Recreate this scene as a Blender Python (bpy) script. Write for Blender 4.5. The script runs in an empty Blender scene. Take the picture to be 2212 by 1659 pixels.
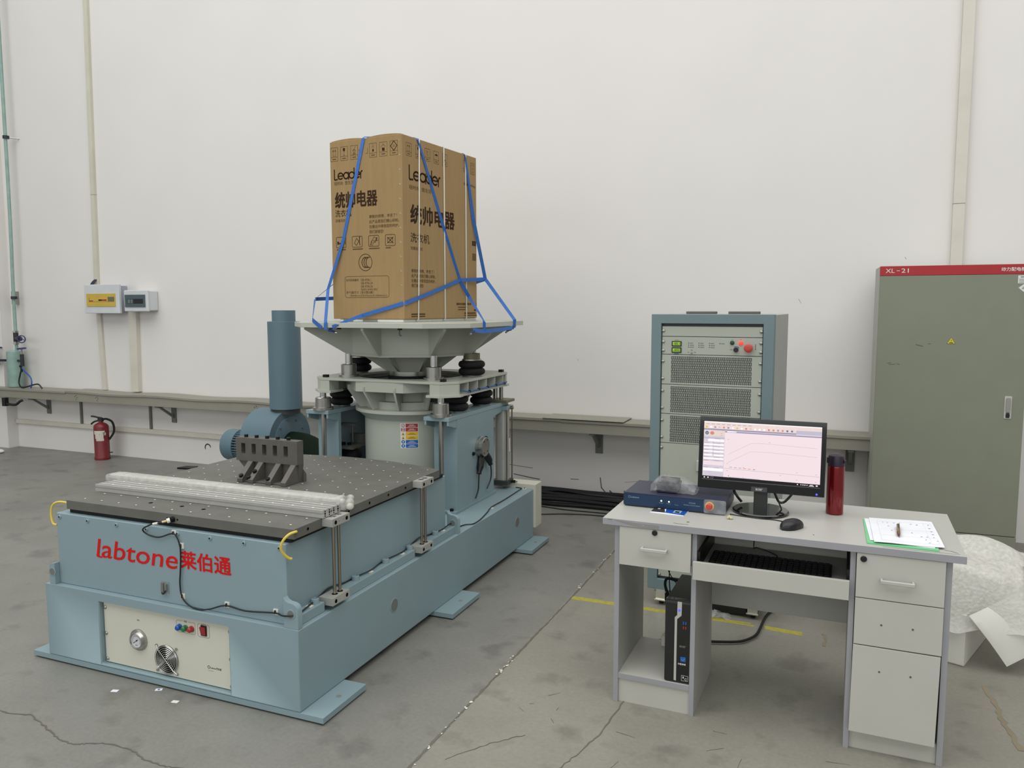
import bpy, bmesh, math, random
from mathutils import Vector, Matrix
from math import sin, cos, pi, radians, sqrt, atan2
random.seed(7)
SC = bpy.context.scene
COL = SC.collection

# ---------------------------------------------------------------- camera, light, exposure
cam = bpy.data.objects.new('camera', bpy.data.cameras.new('camera'))
COL.objects.link(cam)
cam.data.sensor_width = 36.0
cam.data.lens = 36.0 * 1693.24 / 2212.0
cam.data.clip_start = 0.02
cam.data.clip_end = 100
cam.location = (0, 0, 1.5663)
cam.matrix_world = Matrix.Translation((0, 0, 1.5663)) @ Matrix.Rotation(0.3905, 4, 'Z') @ Matrix.Rotation(pi/2 - 0.0982, 4, 'X') @ Matrix.Rotation(-0.001, 4, 'Z')
SC.camera = cam
SC.view_settings.view_transform = 'Standard'
SC.view_settings.look = 'None'
SC.view_settings.gamma = 1.0
SC.view_settings.use_curve_mapping = False
SC.view_settings.exposure = 0.0
wd = bpy.data.worlds.new('hall_light'); SC.world = wd
wd.use_nodes = True
bgn = wd.node_tree.nodes['Background']
bgn.inputs[0].default_value = (1.0, 1.02, 1.0, 1)
bgn.inputs[1].default_value = 0.33
def area_light(name, loc, rot, sx, sy, power, color):
    l = bpy.data.lights.new(name, 'AREA'); l.shape = 'RECTANGLE'; l.size = sx; l.size_y = sy
    l.energy = power; l.color = color
    o = bpy.data.objects.new(name, l); COL.objects.link(o); o.location = loc; o.rotation_euler = rot
    return o
area_light('high_bay_lamps', (-1.5, 0.2, 7.5), (0, 0, 0), 15, 9, 930, (1.0, 1.0, 0.97))
area_light('front_fill_light', (-2.5, -7.0, 3.6), (radians(80), 0, radians(0)), 20, 4, 330, (0.97, 1.0, 1.0))  # added fill from behind the camera to lift front faces; no window known

# ---------------------------------------------------------------- materials
def lin(c):
    if isinstance(c, str):
        c = c.lstrip('#'); c = [int(c[i:i+2], 16)/255 for i in (0, 2, 4)]
    return [x/12.92 if x <= .04045 else ((x+.055)/1.055)**2.4 for x in c]
M = {}
def mat(name, color, rough=.5, metal=0., spec=.5, var=.05, scale=6., bump=0., bscale=200., emit=None, estr=1., alpha=1., trans=0., coat=0., stretch=None):
    m = bpy.data.materials.new(name); m.use_nodes = True; nt = m.node_tree
    b = nt.nodes['Principled BSDF']
    c = lin(color)
    tc = nt.nodes.new('ShaderNodeTexCoord'); nz = nt.nodes.new('ShaderNodeTexNoise')
    nz.inputs['Scale'].default_value = scale; nz.inputs['Detail'].default_value = 5
    src = tc.outputs['Object']
    if stretch:
        mp = nt.nodes.new('ShaderNodeMapping'); mp.inputs['Scale'].default_value = stretch
        nt.links.new(src, mp.inputs[0]); src = mp.outputs[0]
    nt.links.new(src, nz.inputs['Vector'])
    rp = nt.nodes.new('ShaderNodeValToRGB')
    rp.color_ramp.elements[0].position = .3; rp.color_ramp.elements[1].position = .7
    rp.color_ramp.elements[0].color = [max(0, x*(1-var)) for x in c] + [1]
    rp.color_ramp.elements[1].color = [min(1, x*(1+var)) for x in c] + [1]
    nt.links.new(nz.outputs['Fac'], rp.inputs[0]); nt.links.new(rp.outputs[0], b.inputs['Base Color'])
    b.inputs['Roughness'].default_value = rough; b.inputs['Metallic'].default_value = metal
    b.inputs['Specular IOR Level'].default_value = spec
    b.inputs['Alpha'].default_value = alpha; b.inputs['Transmission Weight'].default_value = trans
    b.inputs['Coat Weight'].default_value = coat
    if bump:
        n2 = nt.nodes.new('ShaderNodeTexNoise'); n2.inputs['Scale'].default_value = bscale
        bp = nt.nodes.new('ShaderNodeBump'); bp.inputs['Strength'].default_value = bump; bp.inputs['Distance'].default_value = .002
        nt.links.new(src, n2.inputs['Vector']); nt.links.new(n2.outputs['Fac'], bp.inputs['Height']); nt.links.new(bp.outputs[0], b.inputs['Normal'])
    if emit:
        b.inputs['Emission Color'].default_value = lin(emit) + [1]; b.inputs['Emission Strength'].default_value = estr
    M[name] = m
    return m
mat('blue_paint', '#859aa1', .42, var=.03, scale=3, bump=.08, bscale=260)
mat('duct_paint', '#5c7480', .45, var=.04, scale=3, bump=.05)
mat('grey_white_paint', '#b3b6ab', .42, var=.03, scale=3, bump=.05)
mat('cream_panel', '#cecdbf', .5, var=.03, scale=4)
mat('dark_plate', '#666660', .58, .2, var=.10, scale=9, bump=.05, bscale=90)
mat('fixture_grey', '#63605b', .6, .35, var=.07, scale=25, bump=.1)
mat('steel', '#b4b2ad', .28, 1., var=.05, scale=20)
mat('bright_steel', '#d6d6d4', .22, 1., var=.04, scale=20)
mat('rod_steel', '#a39a8c', .2, 1., var=.04, scale=20)
mat('aluminium', '#b4b3ae', .42, .35, var=.04, scale=30)
mat('gold_zinc', '#bda873', .3, 1., var=.05)
mat('olive_metal', '#77755f', .5, .4, var=.05)
mat('black_rubber', '#0a0a0d', .75, var=.15, scale=40)
mat('black_plastic', '#101114', .4, var=.1, scale=30)
mat('black_gloss', '#0b0b0d', .12, var=.1, coat=.4)
mat('dark_hole', '#060606', .9, spec=.1)
mat('dark_bolt', '#1d1d1f', .45, .6)
mat('cardboard', '#9d835d', .85, spec=.15, var=.05, scale=5, stretch=(8, 8, 1))
mat('print_ink', '#3b2a1e', .8, spec=.1)
mat('print_ink_soft', '#5c472f', .8, spec=.1)
mat('blue_strap', '#2b62ae', .6, var=.10, scale=60)
mat('strap_dark', '#173a70', .6)
mat('white_band', '#d9d6cb', .5)
mat('foam_white', '#dedfdb', .85, spec=.2, bump=.2, bscale=300)
mat('grey_tape', '#8a8884', .6)
mat('red_letter', '#cf0707', .5, spec=.3)
mat('white_paint', '#dedbd6', .5)
mat('clip_white', '#dfddd3', .5)
mat('yellow_wire', '#d9c04b', .5)
mat('green_hose', '#06190e', .8, spec=.15)
mat('btn_blue', '#0b4ea0', .3, coat=.3); mat('btn_green', '#12723f', .3, coat=.3); mat('btn_red', '#a8242a', .3, coat=.3)
mat('estop_red', '#c0443c', .4)
mat('lamp_red', '#ff4a40', .3, emit='#ff2a20', estr=1.2)
mat('btn_dkgreen', '#1d3f2c', .35)
mat('switch_red', '#9c1420', .25, coat=.5)
mat('gauge_face', '#c9cbd0', .3)
mat('black_mark', '#1e1e20', .7)
mat('grey_mark', '#7d7d78', .8)
mat('lcd_green', '#9ccc2c', .4, emit='#8fd018', estr=.08)
mat('rack_panel', '#a8aca1', .5, var=.02)
mat('rack_frame', '#6d8084', .45, var=.03)
mat('rack_side', '#a2a4a2', .45, var=.03)
mat('cab_door', '#7f8373', .55, var=.03, bump=.06, bscale=400)
mat('cab_side', '#a2a49c', .5)
mat('cab_red', '#a61e26', .45)
mat('cab_gap', '#1a1a18', .8)
mat('label_white', '#dcdcda', .5); mat('label_yellow', '#d8c32e', .5); mat('label_red', '#a5282c', .5)
mat('label_amber', '#e0b72a', .5); mat('label_blue', '#1560b0', .5)
mat('desk_white', '#bab9b1', .45, var=.02); mat('desk_top', '#aeada8', .42, var=.02); mat('desk_edge', '#9a9a9f', .5); mat('desk_grey', '#a9a8a4', .5); mat('desk_dark', '#6b6a68', .6)
mat('tray_dark', '#3a3b3e', .5)
mat('handle_grey', '#b7b6b1', .4)
mat('ctrl_top', '#2b2d42', .45, var=.05); mat('ctrl_front', '#0d2f50', .35, var=.05)
mat('estop_yellow', '#e0c24a', .4); mat('led_green', '#e8ffe0', .3, emit='#d8ffc8', estr=2.)
mat('led_blue', '#4a55ff', .3, emit='#3a45ff', estr=1.6)
mat('soft_text', '#8fa6bd', .6)
mat('flask_red', '#7a0d15', .22, .5, var=.05, coat=.5); mat('flask_lid', '#2b2030', .4)
mat('paper', '#dfe0e6', .8, spec=.2); mat('folder_green', '#6fc088', .5)
mat('pen_brown', '#5a2a22', .25, coat=.5)
mat('putty', '#b8b490', .6)
mat('tape_yellow', '#a39a40', .7, var=.15, scale=40)
mat('ext_red', '#711d23', .4, var=.08); mat('sticker', '#c9c3b8', .7)
mat('pipe_green', '#8ca8a0', .45, var=.12, scale=14); mat('valve_dark', '#33333a', .5, .3); mat('valve_blue', '#2a2f66', .45)
mat('trunk_grey', '#8f8c80', .5, var=.04); mat('bracket_grey', '#70726e', .5)
mat('conduit_cream', '#cfcabf', .5); mat('conduit_ivory', '#cbc8b8', .5)
mat('dist_white', '#cdd0d3', .4); mat('dist_side', '#a7a8b6', .45)
mat('window_amber', '#c8aa3c', .25, coat=.6); mat('window_smoke', '#46565c', .25, coat=.6)
mat('board_white', '#dcdad2', .7)
mat('pcb_blue', '#0d4aa0', .4)
mat('screen_pink', '#000000', .3, emit='#f8e4ea', estr=.95)
mat('ui_bar', '#000000', .3, emit='#f2dcd0', estr=.9); mat('ui_blue', '#000000', .3, emit='#cdc8dd', estr=.85); mat('ui_line', '#000000', .3, emit='#b5a8b2', estr=.8)
mat('ui_purple', '#000000', .3, emit='#a79fbe', estr=.8); mat('ui_red', '#000000', .3, emit='#e58a7c', estr=.9); mat('ui_navy', '#000000', .3, emit='#5c82a8', estr=.8)
mat('ui_white', '#000000', .3, emit='#fffafa', estr=1.); mat('ui_yellow', '#000000', .3, emit='#e8cf4a', estr=.9); mat('ui_grey', '#000000', .3, emit='#d9ced6', estr=.9)
def clear_film(name, col, fac, rough=.15, bs=60, bstr=.8):
    m = bpy.data.materials.new(name); m.use_nodes = True; nt = m.node_tree; nt.nodes.clear()
    out = nt.nodes.new('ShaderNodeOutputMaterial'); mx = nt.nodes.new('ShaderNodeMixShader'); tr = nt.nodes.new('ShaderNodeBsdfTransparent')
    pb = nt.nodes.new('ShaderNodeBsdfPrincipled'); pb.inputs['Base Color'].default_value = lin(col)+[1]; pb.inputs['Roughness'].default_value = rough
    tc = nt.nodes.new('ShaderNodeTexCoord'); nz = nt.nodes.new('ShaderNodeTexNoise'); nz.inputs['Scale'].default_value = bs
    bp = nt.nodes.new('ShaderNodeBump'); bp.inputs['Strength'].default_value = bstr; bp.inputs['Distance'].default_value = .006
    rp = nt.nodes.new('ShaderNodeMapRange'); rp.inputs['To Min'].default_value = max(0, fac-.22); rp.inputs['To Max'].default_value = min(1, fac+.22)
    nt.links.new(tc.outputs['Object'], nz.inputs['Vector']); nt.links.new(nz.outputs['Fac'], bp.inputs['Height']); nt.links.new(bp.outputs[0], pb.inputs['Normal'])
    nt.links.new(nz.outputs['Fac'], rp.inputs['Value']); nt.links.new(rp.outputs[0], mx.inputs[0])
    nt.links.new(tr.outputs[0], mx.inputs[1]); nt.links.new(pb.outputs[0], mx.inputs[2]); nt.links.new(mx.outputs[0], out.inputs[0])
    M[name] = m
clear_film('stretch_film', '#e2e1db', .42, .18, 26, .5)
clear_film('clear_pouch', '#c8c8ca', .22, .1, 30)
clear_film('bubble_film', '#e2e0da', .62, .2, 60, .5)
_nt = M['bubble_film'].node_tree; _vo = _nt.nodes.new('ShaderNodeTexVoronoi'); _vo.inputs['Scale'].default_value = 75
_bp = [n for n in _nt.nodes if n.type == 'BUMP'][0]; _bp.inputs['Distance'].default_value = .002; _bp.inputs['Strength'].default_value = .6
_nt.links.new([n for n in _nt.nodes if n.type == 'TEX_COORD'][0].outputs['Object'], _vo.inputs['Vector']); _nt.links.new(_vo.outputs['Distance'], _bp.inputs['Height'])
def floor_mat():
    m = bpy.data.materials.new('concrete_floor'); m.use_nodes = True; nt = m.node_tree; b = nt.nodes['Principled BSDF']
    tc = nt.nodes.new('ShaderNodeTexCoord')
    def noise(s, d=6, r=.6):
        n = nt.nodes.new('ShaderNodeTexNoise'); n.inputs['Scale'].default_value = s; n.inputs['Detail'].default_value = d; n.inputs['Roughness'].default_value = r
        nt.links.new(tc.outputs['Object'], n.inputs['Vector']); return n
    def ramp(src, a, ca, bb, cb):
        r = nt.nodes.new('ShaderNodeValToRGB'); r.color_ramp.elements[0].position = a; r.color_ramp.elements[1].position = bb
        r.color_ramp.elements[0].color = lin(ca)+[1]; r.color_ramp.elements[1].color = lin(cb)+[1]
        nt.links.new(src, r.inputs[0]); return r
    base = ramp(noise(1.3, 8, .62).outputs['Fac'], .3, '#7d7b75', .72, '#8f8d86')
    spot = ramp(noise(5.5, 4, .5).outputs['Fac'], .30, '#8a8a88', .44, '#ffffff')
    fine = ramp(noise(60, 4, .7).outputs['Fac'], .3, '#ececec', .7, '#ffffff')
    m1 = nt.nodes.new('ShaderNodeMixRGB'); m1.blend_type = 'MULTIPLY'; m1.inputs[0].default_value = .34
    m2 = nt.nodes.new('ShaderNodeMixRGB'); m2.blend_type = 'MULTIPLY'; m2.inputs[0].default_value = 1
    nt.links.new(base.outputs[0], m1.inputs[1]); nt.links.new(spot.outputs[0], m1.inputs[2])
    nt.links.new(m1.outputs[0], m2.inputs[1]); nt.links.new(fine.outputs[0], m2.inputs[2])
    sx = nt.nodes.new('ShaderNodeSeparateXYZ'); nt.links.new(tc.outputs['Object'], sx.inputs[0])
    gt = nt.nodes.new('ShaderNodeMath'); gt.operation = 'GREATER_THAN'; gt.inputs[1].default_value = -1.28; nt.links.new(sx.outputs['X'], gt.inputs[0])
    sl = nt.nodes.new('ShaderNodeMixRGB'); sl.inputs[1].default_value = (.93, .94, .95, 1); sl.inputs[2].default_value = (1.09, 1.08, 1.02, 1); nt.links.new(gt.outputs[0], sl.inputs[0])
    m3 = nt.nodes.new('ShaderNodeMixRGB'); m3.blend_type = 'MULTIPLY'; m3.inputs[0].default_value = 1
    nt.links.new(m2.outputs[0], m3.inputs[1]); nt.links.new(sl.outputs[0], m3.inputs[2])
    nt.links.new(m3.outputs[0], b.inputs['Base Color'])
    rr = nt.nodes.new('ShaderNodeMapRange'); rr.inputs['To Min'].default_value = .3; rr.inputs['To Max'].default_value = .55
    nt.links.new(noise(3, 5).outputs['Fac'], rr.inputs['Value']); nt.links.new(rr.outputs[0], b.inputs['Roughness'])
    b.inputs['Specular IOR Level'].default_value = .4
    M['concrete_floor'] = m
floor_mat()
mat('wall_white', '#dfdcd9', .8, spec=.2, var=.018, scale=1.2)
mat('crack_dark', '#67635c', .9, spec=.1); mat('joint_fill', '#6b675e', .9, spec=.1); mat('scuff', '#5f5c54', .9); mat('chip_white', '#d8d6cc', .8)

# ---------------------------------------------------------------- mesh building
class Frame:
    def __init__(s, x=0, y=0, z=0, r=0): s.m = Matrix.Translation((x, y, z)) @ Matrix.Rotation(r, 4, 'Z'); s.r = r
WORLD = Frame(); DESK = Frame(-.8115, 2.9024, 0, -.0159); RACK = Frame(-.8689, 3.9836, 0, -.0386)
CABF = Frame(.249, 5.508, 0, .0245); BOXF = Frame(-2.344, 4.0334, 1.4931, -.0943); CARF = Frame(.571, 3.784, 0, -.36)
BASE = {}
class MB:
    def __init__(s): s.v = []; s.f = []; s.m = []
    def add(s, vs, fs, m):
        o = len(s.v); s.v += [Vector(p) for p in vs]
        for f in fs: s.f.append([o+i for i in f]); s.m.append(m)
        return s
    def box(s, x0, x1, y0, y1, z0, z1, m):
        return s.add([(x0,y0,z0),(x1,y0,z0),(x1,y1,z0),(x0,y1,z0),(x0,y0,z1),(x1,y0,z1),(x1,y1,z1),(x0,y1,z1)],
            [(0,3,2,1),(4,5,6,7),(0,1,5,4),(1,2,6,5),(2,3,7,6),(3,0,4,7)], m)
    def prism(s, pts, a0, a1, axis, m):
        # pts: 2D outline; axis 'x': pts=(y,z); 'y': (x,z); 'z': (x,y)
        ar = sum(pts[i][0]*pts[(i+1) % len(pts)][1]-pts[(i+1) % len(pts)][0]*pts[i][1] for i in range(len(pts)))
        if (ar < 0) != (axis == 'y'): pts = pts[::-1]
        mk = {'x': lambda p, a: (a, p[0], p[1]), 'y': lambda p, a: (p[0], a, p[1]), 'z': lambda p, a: (p[0], p[1], a)}[axis]
        n = len(pts)
        return s.add([mk(p, a0) for p in pts] + [mk(p, a1) for p in pts],
            [list(range(n))[::-1], list(range(n, 2*n))] + [(i, (i+1) % n, n+(i+1) % n, n+i) for i in range(n)], m)
    def cyl(s, p0, p1, r, m, n=24, r1=None, cap=True):
        p0 = Vector(p0); p1 = Vector(p1); d = (p1-p0).normalized(); r1 = r if r1 is None else r1
        a = d.orthogonal().normalized(); b = d.cross(a)
        vs = [p0 + (a*cos(2*pi*i/n)+b*sin(2*pi*i/n))*r for i in range(n)] + [p1 + (a*cos(2*pi*i/n)+b*sin(2*pi*i/n))*r1 for i in range(n)]
        fs = [(i, (i+1) % n, n+(i+1) % n, n+i) for i in range(n)]
        if cap: fs += [list(range(n))[::-1], list(range(n, 2*n))]
        return s.add(vs, fs, m)
    def lathe(s, c, prof, m, n=40, axis='z'):
        # prof: (r, h) from bottom to top
        c = Vector(c); ax = {'z': (Vector((1,0,0)), Vector((0,1,0)), Vector((0,0,1))), 'x': (Vector((0,1,0)), Vector((0,0,1)), Vector((1,0,0))), '-y': (Vector((1,0,0)), Vector((0,0,1)), Vector((0,-1,0))), 'y': (Vector((0,0,1)), Vector((1,0,0)), Vector((0,1,0)))}[axis]
        vs = []; fs = []
        for r, h in prof:
            for i in range(n): vs.append(c + ax[0]*r*cos(2*pi*i/n) + ax[1]*r*sin(2*pi*i/n) + ax[2]*h)
        for k in range(len(prof)-1):
            for i in range(n): fs.append((k*n+i, k*n+(i+1) % n, (k+1)*n+(i+1) % n, (k+1)*n+i))
        fs.append(list(range(n))[::-1]); fs.append([(len(prof)-1)*n+i for i in range(n)])
        return s.add(vs, fs, m)
    def tube(s, pts, r, m, n=8, smooth=4, closed=False):
        pts = [Vector(p) for p in pts]
        if smooth > 1 and len(pts) > 2: pts = catmull(pts, smooth, closed)
        k = len(pts); prev = None; vs = []; fs = []
        for i, p in enumerate(pts):
            if closed: d = pts[(i+1) % k]-pts[i-1]
            else: d = pts[min(i+1, k-1)]-pts[max(i-1, 0)]
            if d.length < 1e-9: d = Vector((0, 0, 1))
            d.normalize()
            a = d.orthogonal().normalized() if prev is None else (prev-d*prev.dot(d)).normalized()
            prev = a; b = d.cross(a); rr = r(i/(k-1)) if callable(r) else r
            vs += [p + (a*cos(2*pi*j/n)+b*sin(2*pi*j/n))*rr for j in range(n)]
        for i in range(k if closed else k-1):
            for j in range(n): fs.append((i*n+j, i*n+(j+1) % n, ((i+1) % k)*n+(j+1) % n, ((i+1) % k)*n+j))
        if not closed: fs += [list(range(n))[::-1], [(k-1)*n+j for j in range(n)]]
        return s.add(vs, fs, m)
    def sphere(s, c, r, m, n=16, sc=(1, 1, 1)):
        c = Vector(c); h = n//2; vs = []; fs = []
        for i in range(1, h):
            t = pi*i/h
            for j in range(n): vs.append(c+Vector((r*sin(t)*cos(2*pi*j/n)*sc[0], r*sin(t)*sin(2*pi*j/n)*sc[1], r*cos(t)*sc[2])))
        vs += [c+Vector((0, 0, r*sc[2])), c-Vector((0, 0, r*sc[2]))]; T = len(vs)-2
        for i in range(h-2):
            for j in range(n): fs.append((i*n+j, (i+1)*n+j, (i+1)*n+(j+1) % n, i*n+(j+1) % n))
        for j in range(n): fs.append((T, j, (j+1) % n)); fs.append((T+1, (h-2)*n+(j+1) % n, (h-2)*n+j))
        return s.add(vs, fs, m)
    def ribbon(s, pts, nrm, w, m, t=.0016):
        # flat webbing: pts path, nrm outward normal per point
        pts = [Vector(p) for p in pts]; k = len(pts); vs = []; fs = []
        for i, p in enumerate(pts):
            d = (pts[min(i+1, k-1)]-pts[max(i-1, 0)]).normalized(); n = Vector(nrm[i]); n = (n-d*n.dot(d)).normalized(); sd = d.cross(n)
            for a, b in ((-1, 0), (1, 0), (1, 1), (-1, 1)): vs.append(p+sd*a*w/2+n*(b*t+.001))
        for i in range(k-1):
            for j in range(4): fs.append((i*4+j, i*4+(j+1) % 4, (i+1)*4+(j+1) % 4, (i+1)*4+j))
        fs += [(3, 2, 1, 0), tuple((k-1)*4+j for j in range(4))]
        return s.add(vs, fs, m)
def catmull(p, n, closed=False):
    out = []; k = len(p)
    for i in range(k if closed else k-1):
        if closed: a, b, c, d = p[i-1], p[i], p[(i+1) % k], p[(i+2) % k]
        else: a, b, c, d = p[max(i-1, 0)], p[i], p[i+1], p[min(i+2, k-1)]
        for j in range(n):
            t = j/n; out.append(.5*((2*b)+(c-a)*t+(2*a-5*b+4*c-d)*t*t+(3*b-a-3*c+d)*t**3))
    if not closed: out.append(p[-1].copy())
    return out
def mesh_obj(name, mb, base, bevel=0, seg=2, angle=35):
    me = bpy.data.meshes.new(name); b = Vector(base)
    names = list(dict.fromkeys(mb.m)); idx = {n: i for i, n in enumerate(names)}
    me.from_pydata([v-b for v in mb.v], [], mb.f)
    for n in names: me.materials.append(M[n])
    me.polygons.foreach_set('material_index', [idx[m] for m in mb.m]); me.polygons.foreach_set('use_smooth', [True]*len(mb.f))
    me.update(); me.set_sharp_from_angle(angle=radians(angle))
    o = bpy.data.objects.new(name, me); COL.objects.link(o); BASE[o.name] = base
    if bevel:
        bv = o.modifiers.new('bevel', 'BEVEL'); bv.width = bevel; bv.segments = seg; bv.limit_method = 'ANGLE'; bv.angle_limit = radians(50); bv.harden_normals = True
    return o
def tag(o, label, cat=None, group=None, kind=None):
    if label: o['label'] = label
    if cat: o['category'] = cat
    if group: o['group'] = group
    if kind: o['kind'] = kind
    return o
def thing(name, label, cat, base, fr=WORLD, group=None):
    o = bpy.data.objects.new(name, None); o.empty_display_size = .05; COL.objects.link(o)
    o.matrix_world = fr.m @ Matrix.Translation(base); BASE[o.name] = base
    return tag(o, label, cat, group)
def part(name, mb, parent, bevel=0, label=None, kind=None, seg=2, angle=35):
    o = mesh_obj(name, mb, BASE[parent.name], bevel, seg, angle); o.parent = parent
    return tag(o, label, None, None, kind)
def single(name, mb, label, cat, base, fr=WORLD, bevel=0, group=None, kind=None):
    o = mesh_obj(name, mb, base, bevel); o.matrix_world = fr.m @ Matrix.Translation(base)
    return tag(o, label, cat, group, kind)
def copies(o, offs):
    out = []
    for d in offs:
        c = o.copy(); COL.objects.link(c); c.parent = o.parent; c.location = o.location + Vector(d); BASE[c.name] = BASE[o.name]
        out.append(c)
    return out

# ---------------------------------------------------------------- flat drawing on faces
class Draw:
    """draws 2D shapes on a plane: origin + u*right + v*up, lifted along the normal"""
    def __init__(s, mb, origin, right, up, lift=.0006):
        s.mb = mb; s.o = Vector(origin); s.r = Vector(right); s.u = Vector(up); s.n = s.r.cross(s.u).normalized(); s.l = lift
    def P(s, x, y): return s.o + s.r*x + s.u*y + s.n*s.l
    def poly(s, pts, m):
        ar = sum(pts[i][0]*pts[(i+1) % len(pts)][1]-pts[(i+1) % len(pts)][0]*pts[i][1] for i in range(len(pts)))
        if ar < 0: pts = pts[::-1]
        s.mb.add([s.P(*p) for p in pts], [list(range(len(pts)))], m)
    def rect(s, x0, y0, x1, y1, m): s.poly([(x0, y0), (x1, y0), (x1, y1), (x0, y1)], m)
    def line(s, pts, w, m, closed=False):
        pts = list(pts)
        for i in range(len(pts) if closed else len(pts)-1):
            a = pts[i]; b = pts[(i+1) % len(pts)]; dx, dy = b[0]-a[0], b[1]-a[1]; L = math.hypot(dx, dy)
            if L < 1e-9: continue
            ex, ey = dx/L*w/2*.7, dy/L*w/2*.7; nx, ny = -dy/L*w/2, dx/L*w/2
            s.poly([(a[0]-ex+nx, a[1]-ey+ny), (a[0]-ex-nx, a[1]-ey-ny), (b[0]+ex-nx, b[1]+ey-ny), (b[0]+ex+nx, b[1]+ey+ny)], m)
    def frame(s, x0, y0, x1, y1, w, m, r=0):
        s.line(rrect(x0, y0, x1, y1, r), w, m, True)
    def arc(s, cx, cy, r, a0, a1, w, m, n=20, sx=1):
        s.line([(cx+r*sx*cos(a0+(a1-a0)*i/n), cy+r*sin(a0+(a1-a0)*i/n)) for i in range(n+1)], w, m)
    def disc(s, cx, cy, r, m, n=20): s.poly([(cx+r*cos(2*pi*i/n), cy+r*sin(2*pi*i/n)) for i in range(n)], m)
    def text(s, body, x0, y0, x1, y1, m, bold=0, shear=0, keep=False, heavy=0):
        if heavy:
            l0 = s.l
            for k, (dx, dy) in enumerate(((0, 0), (heavy, 0), (0, heavy), (heavy, heavy))):
                s.l = l0 + .0001*k; s.text(body, x0+dx, y0+dy, x1-heavy+dx, y1-heavy+dy, m, bold, shear)
            s.l = l0; return
        vs, fs = text_mesh(body, bold, shear)
        ax = min(v[0] for v in vs); bx = max(v[0] for v in vs); ay = min(v[1] for v in vs); by = max(v[1] for v in vs)
        kx = (x1-x0)/max(bx-ax, 1e-6); ky = (y1-y0)/max(by-ay, 1e-6)
        if keep: kx = min(kx, ky)
        s.mb.add([s.P(x0+(v[0]-ax)*kx, y0+(v[1]-ay)*ky) for v in vs], fs, m)
def rrect(x0, y0, x1, y1, r, n=4):
    if r <= 0: return [(x0, y0), (x1, y0), (x1, y1), (x0, y1)]
    o = []
    for cx, cy, a in ((x1-r, y0+r, -pi/2), (x1-r, y1-r, 0), (x0+r, y1-r, pi/2), (x0+r, y0+r, pi)):
        o += [(cx+r*cos(a+pi/2*i/n), cy+r*sin(a+pi/2*i/n)) for i in range(n+1)]
    return o
_tc = {}
def text_mesh(body, bold=0, shear=0):
    k = (body, bold, shear)
    if k not in _tc:
        c = bpy.data.curves.new('lettering_curve', 'FONT'); c.body = body; c.offset = bold; c.shear = shear; c.resolution_u = 3
        o = bpy.data.objects.new('lettering_curve', c); COL.objects.link(o)
        dg = bpy.context.evaluated_depsgraph_get(); me = bpy.data.meshes.new_from_object(o.evaluated_get(dg))
        _tc[k] = ([tuple(v.co) for v in me.vertices], [tuple(p.vertices) for p in me.polygons])
        bpy.data.objects.remove(o); bpy.data.curves.remove(c); bpy.data.meshes.remove(me)
    return _tc[k]
def octagon(cx, cy, S, k): return [(cx+a*S if f else cx+a*k, cy+b*k if f else cy+b*S) for a, b, f in ((-1,-1,0),(1,-1,0),(1,-1,1),(1,1,1),(1,1,0),(-1,1,0),(-1,1,1),(-1,-1,1))]
def hexbolt(mb, p, r, h, m, axis='z'):
    d = {'z': (0,0,h), '-y': (0,-h,0), 'x': (h,0,0)}[axis]; mb.cyl(p, Vector(p)+Vector(d), r, m, 14)

# ================================================================ SETTING
YW = 5.99
b = MB().box(-13, 6, -5, 6.25, -.12, 0, 'concrete_floor'); floor = single('floor', b, None, None, (0, 0, 0), kind='structure')
b = MB().box(-13, 6, YW, 6.25, 0, 7.5, 'wall_white'); wall = single('wall_back', b, None, None, (0, YW, 0), kind='structure')
b = MB().box(-9.6, -8.505, 5.867, YW, 0, 7.5, 'wall_white'); single('trim_1', b, None, None, (-9, 5.867, 0), kind='structure')
# floor joint, cracks, stains of its own
def ground_line(pts, w, m, jit=.004, z=.0012, sub=6):
    mb = MB(); P = [Vector((x, y, z)) for x, y in pts]; Q = []
    for i in range(len(P)-1):
        for j in range(sub):
            q = P[i].lerp(P[i+1], j/sub); Q.append(q + Vector((random.uniform(-jit, jit), random.uniform(-jit, jit), 0)))
    Q.append(P[-1]); vs = []
    for i, q in enumerate(Q):
        d = (Q[min(i+1, len(Q)-1)]-Q[max(i-1, 0)]).normalized(); s = Vector((-d.y, d.x, 0)); ww = w*random.uniform(.45, 1.2)/2
        vs += [q+s*ww, q-s*ww]
    mb.add(vs, [(2*i, 2*i+1, 2*i+3, 2*i+2) for i in range(len(Q)-1)], m); return mb
part('expansion_joint', ground_line([(-1.262, 5.95), (-1.266, 3.95), (-1.28, 3.05), (-1.29, 2.4), (-1.295, 1.6)], .011, 'joint_fill', .002, sub=40), floor)
jb = MB()
for i in range(38):
    y = random.choice([random.uniform(2.2, 2.7), random.uniform(2.95, 3.15), random.uniform(3.9, 4.8)]); x = -1.262-.033*(5.95-y)/4.3+random.uniform(-.007, .012); r = random.uniform(.002, .006)
    Draw(jb, (x, y, 0), (1, 0, 0), (0, 1, 0), .0018).poly([(r*random.uniform(.5, 1.5)*cos(a), r*random.uniform(.8, 2.2)*sin(a)) for a in (0, 1, 2, 3, 4, 5)], 'chip_white')
part('joint_chips', jb, floor)
part('crack', ground_line([(-3.1, 1.95), (-2.954, 1.937), (-2.918, 1.938), (-2.817, 1.962), (-2.693, 1.924), (-2.593, 1.892), (-2.524, 1.877), (-2.468, 1.881), (-2.441, 1.904), (-2.366, 1.931), (-2.239, 1.927), (-2.179, 1.905), (-2.073, 1.899), (-2.014, 1.913), (-1.9, 1.9)], .007, 'crack_dark', .004), floor)
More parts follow.
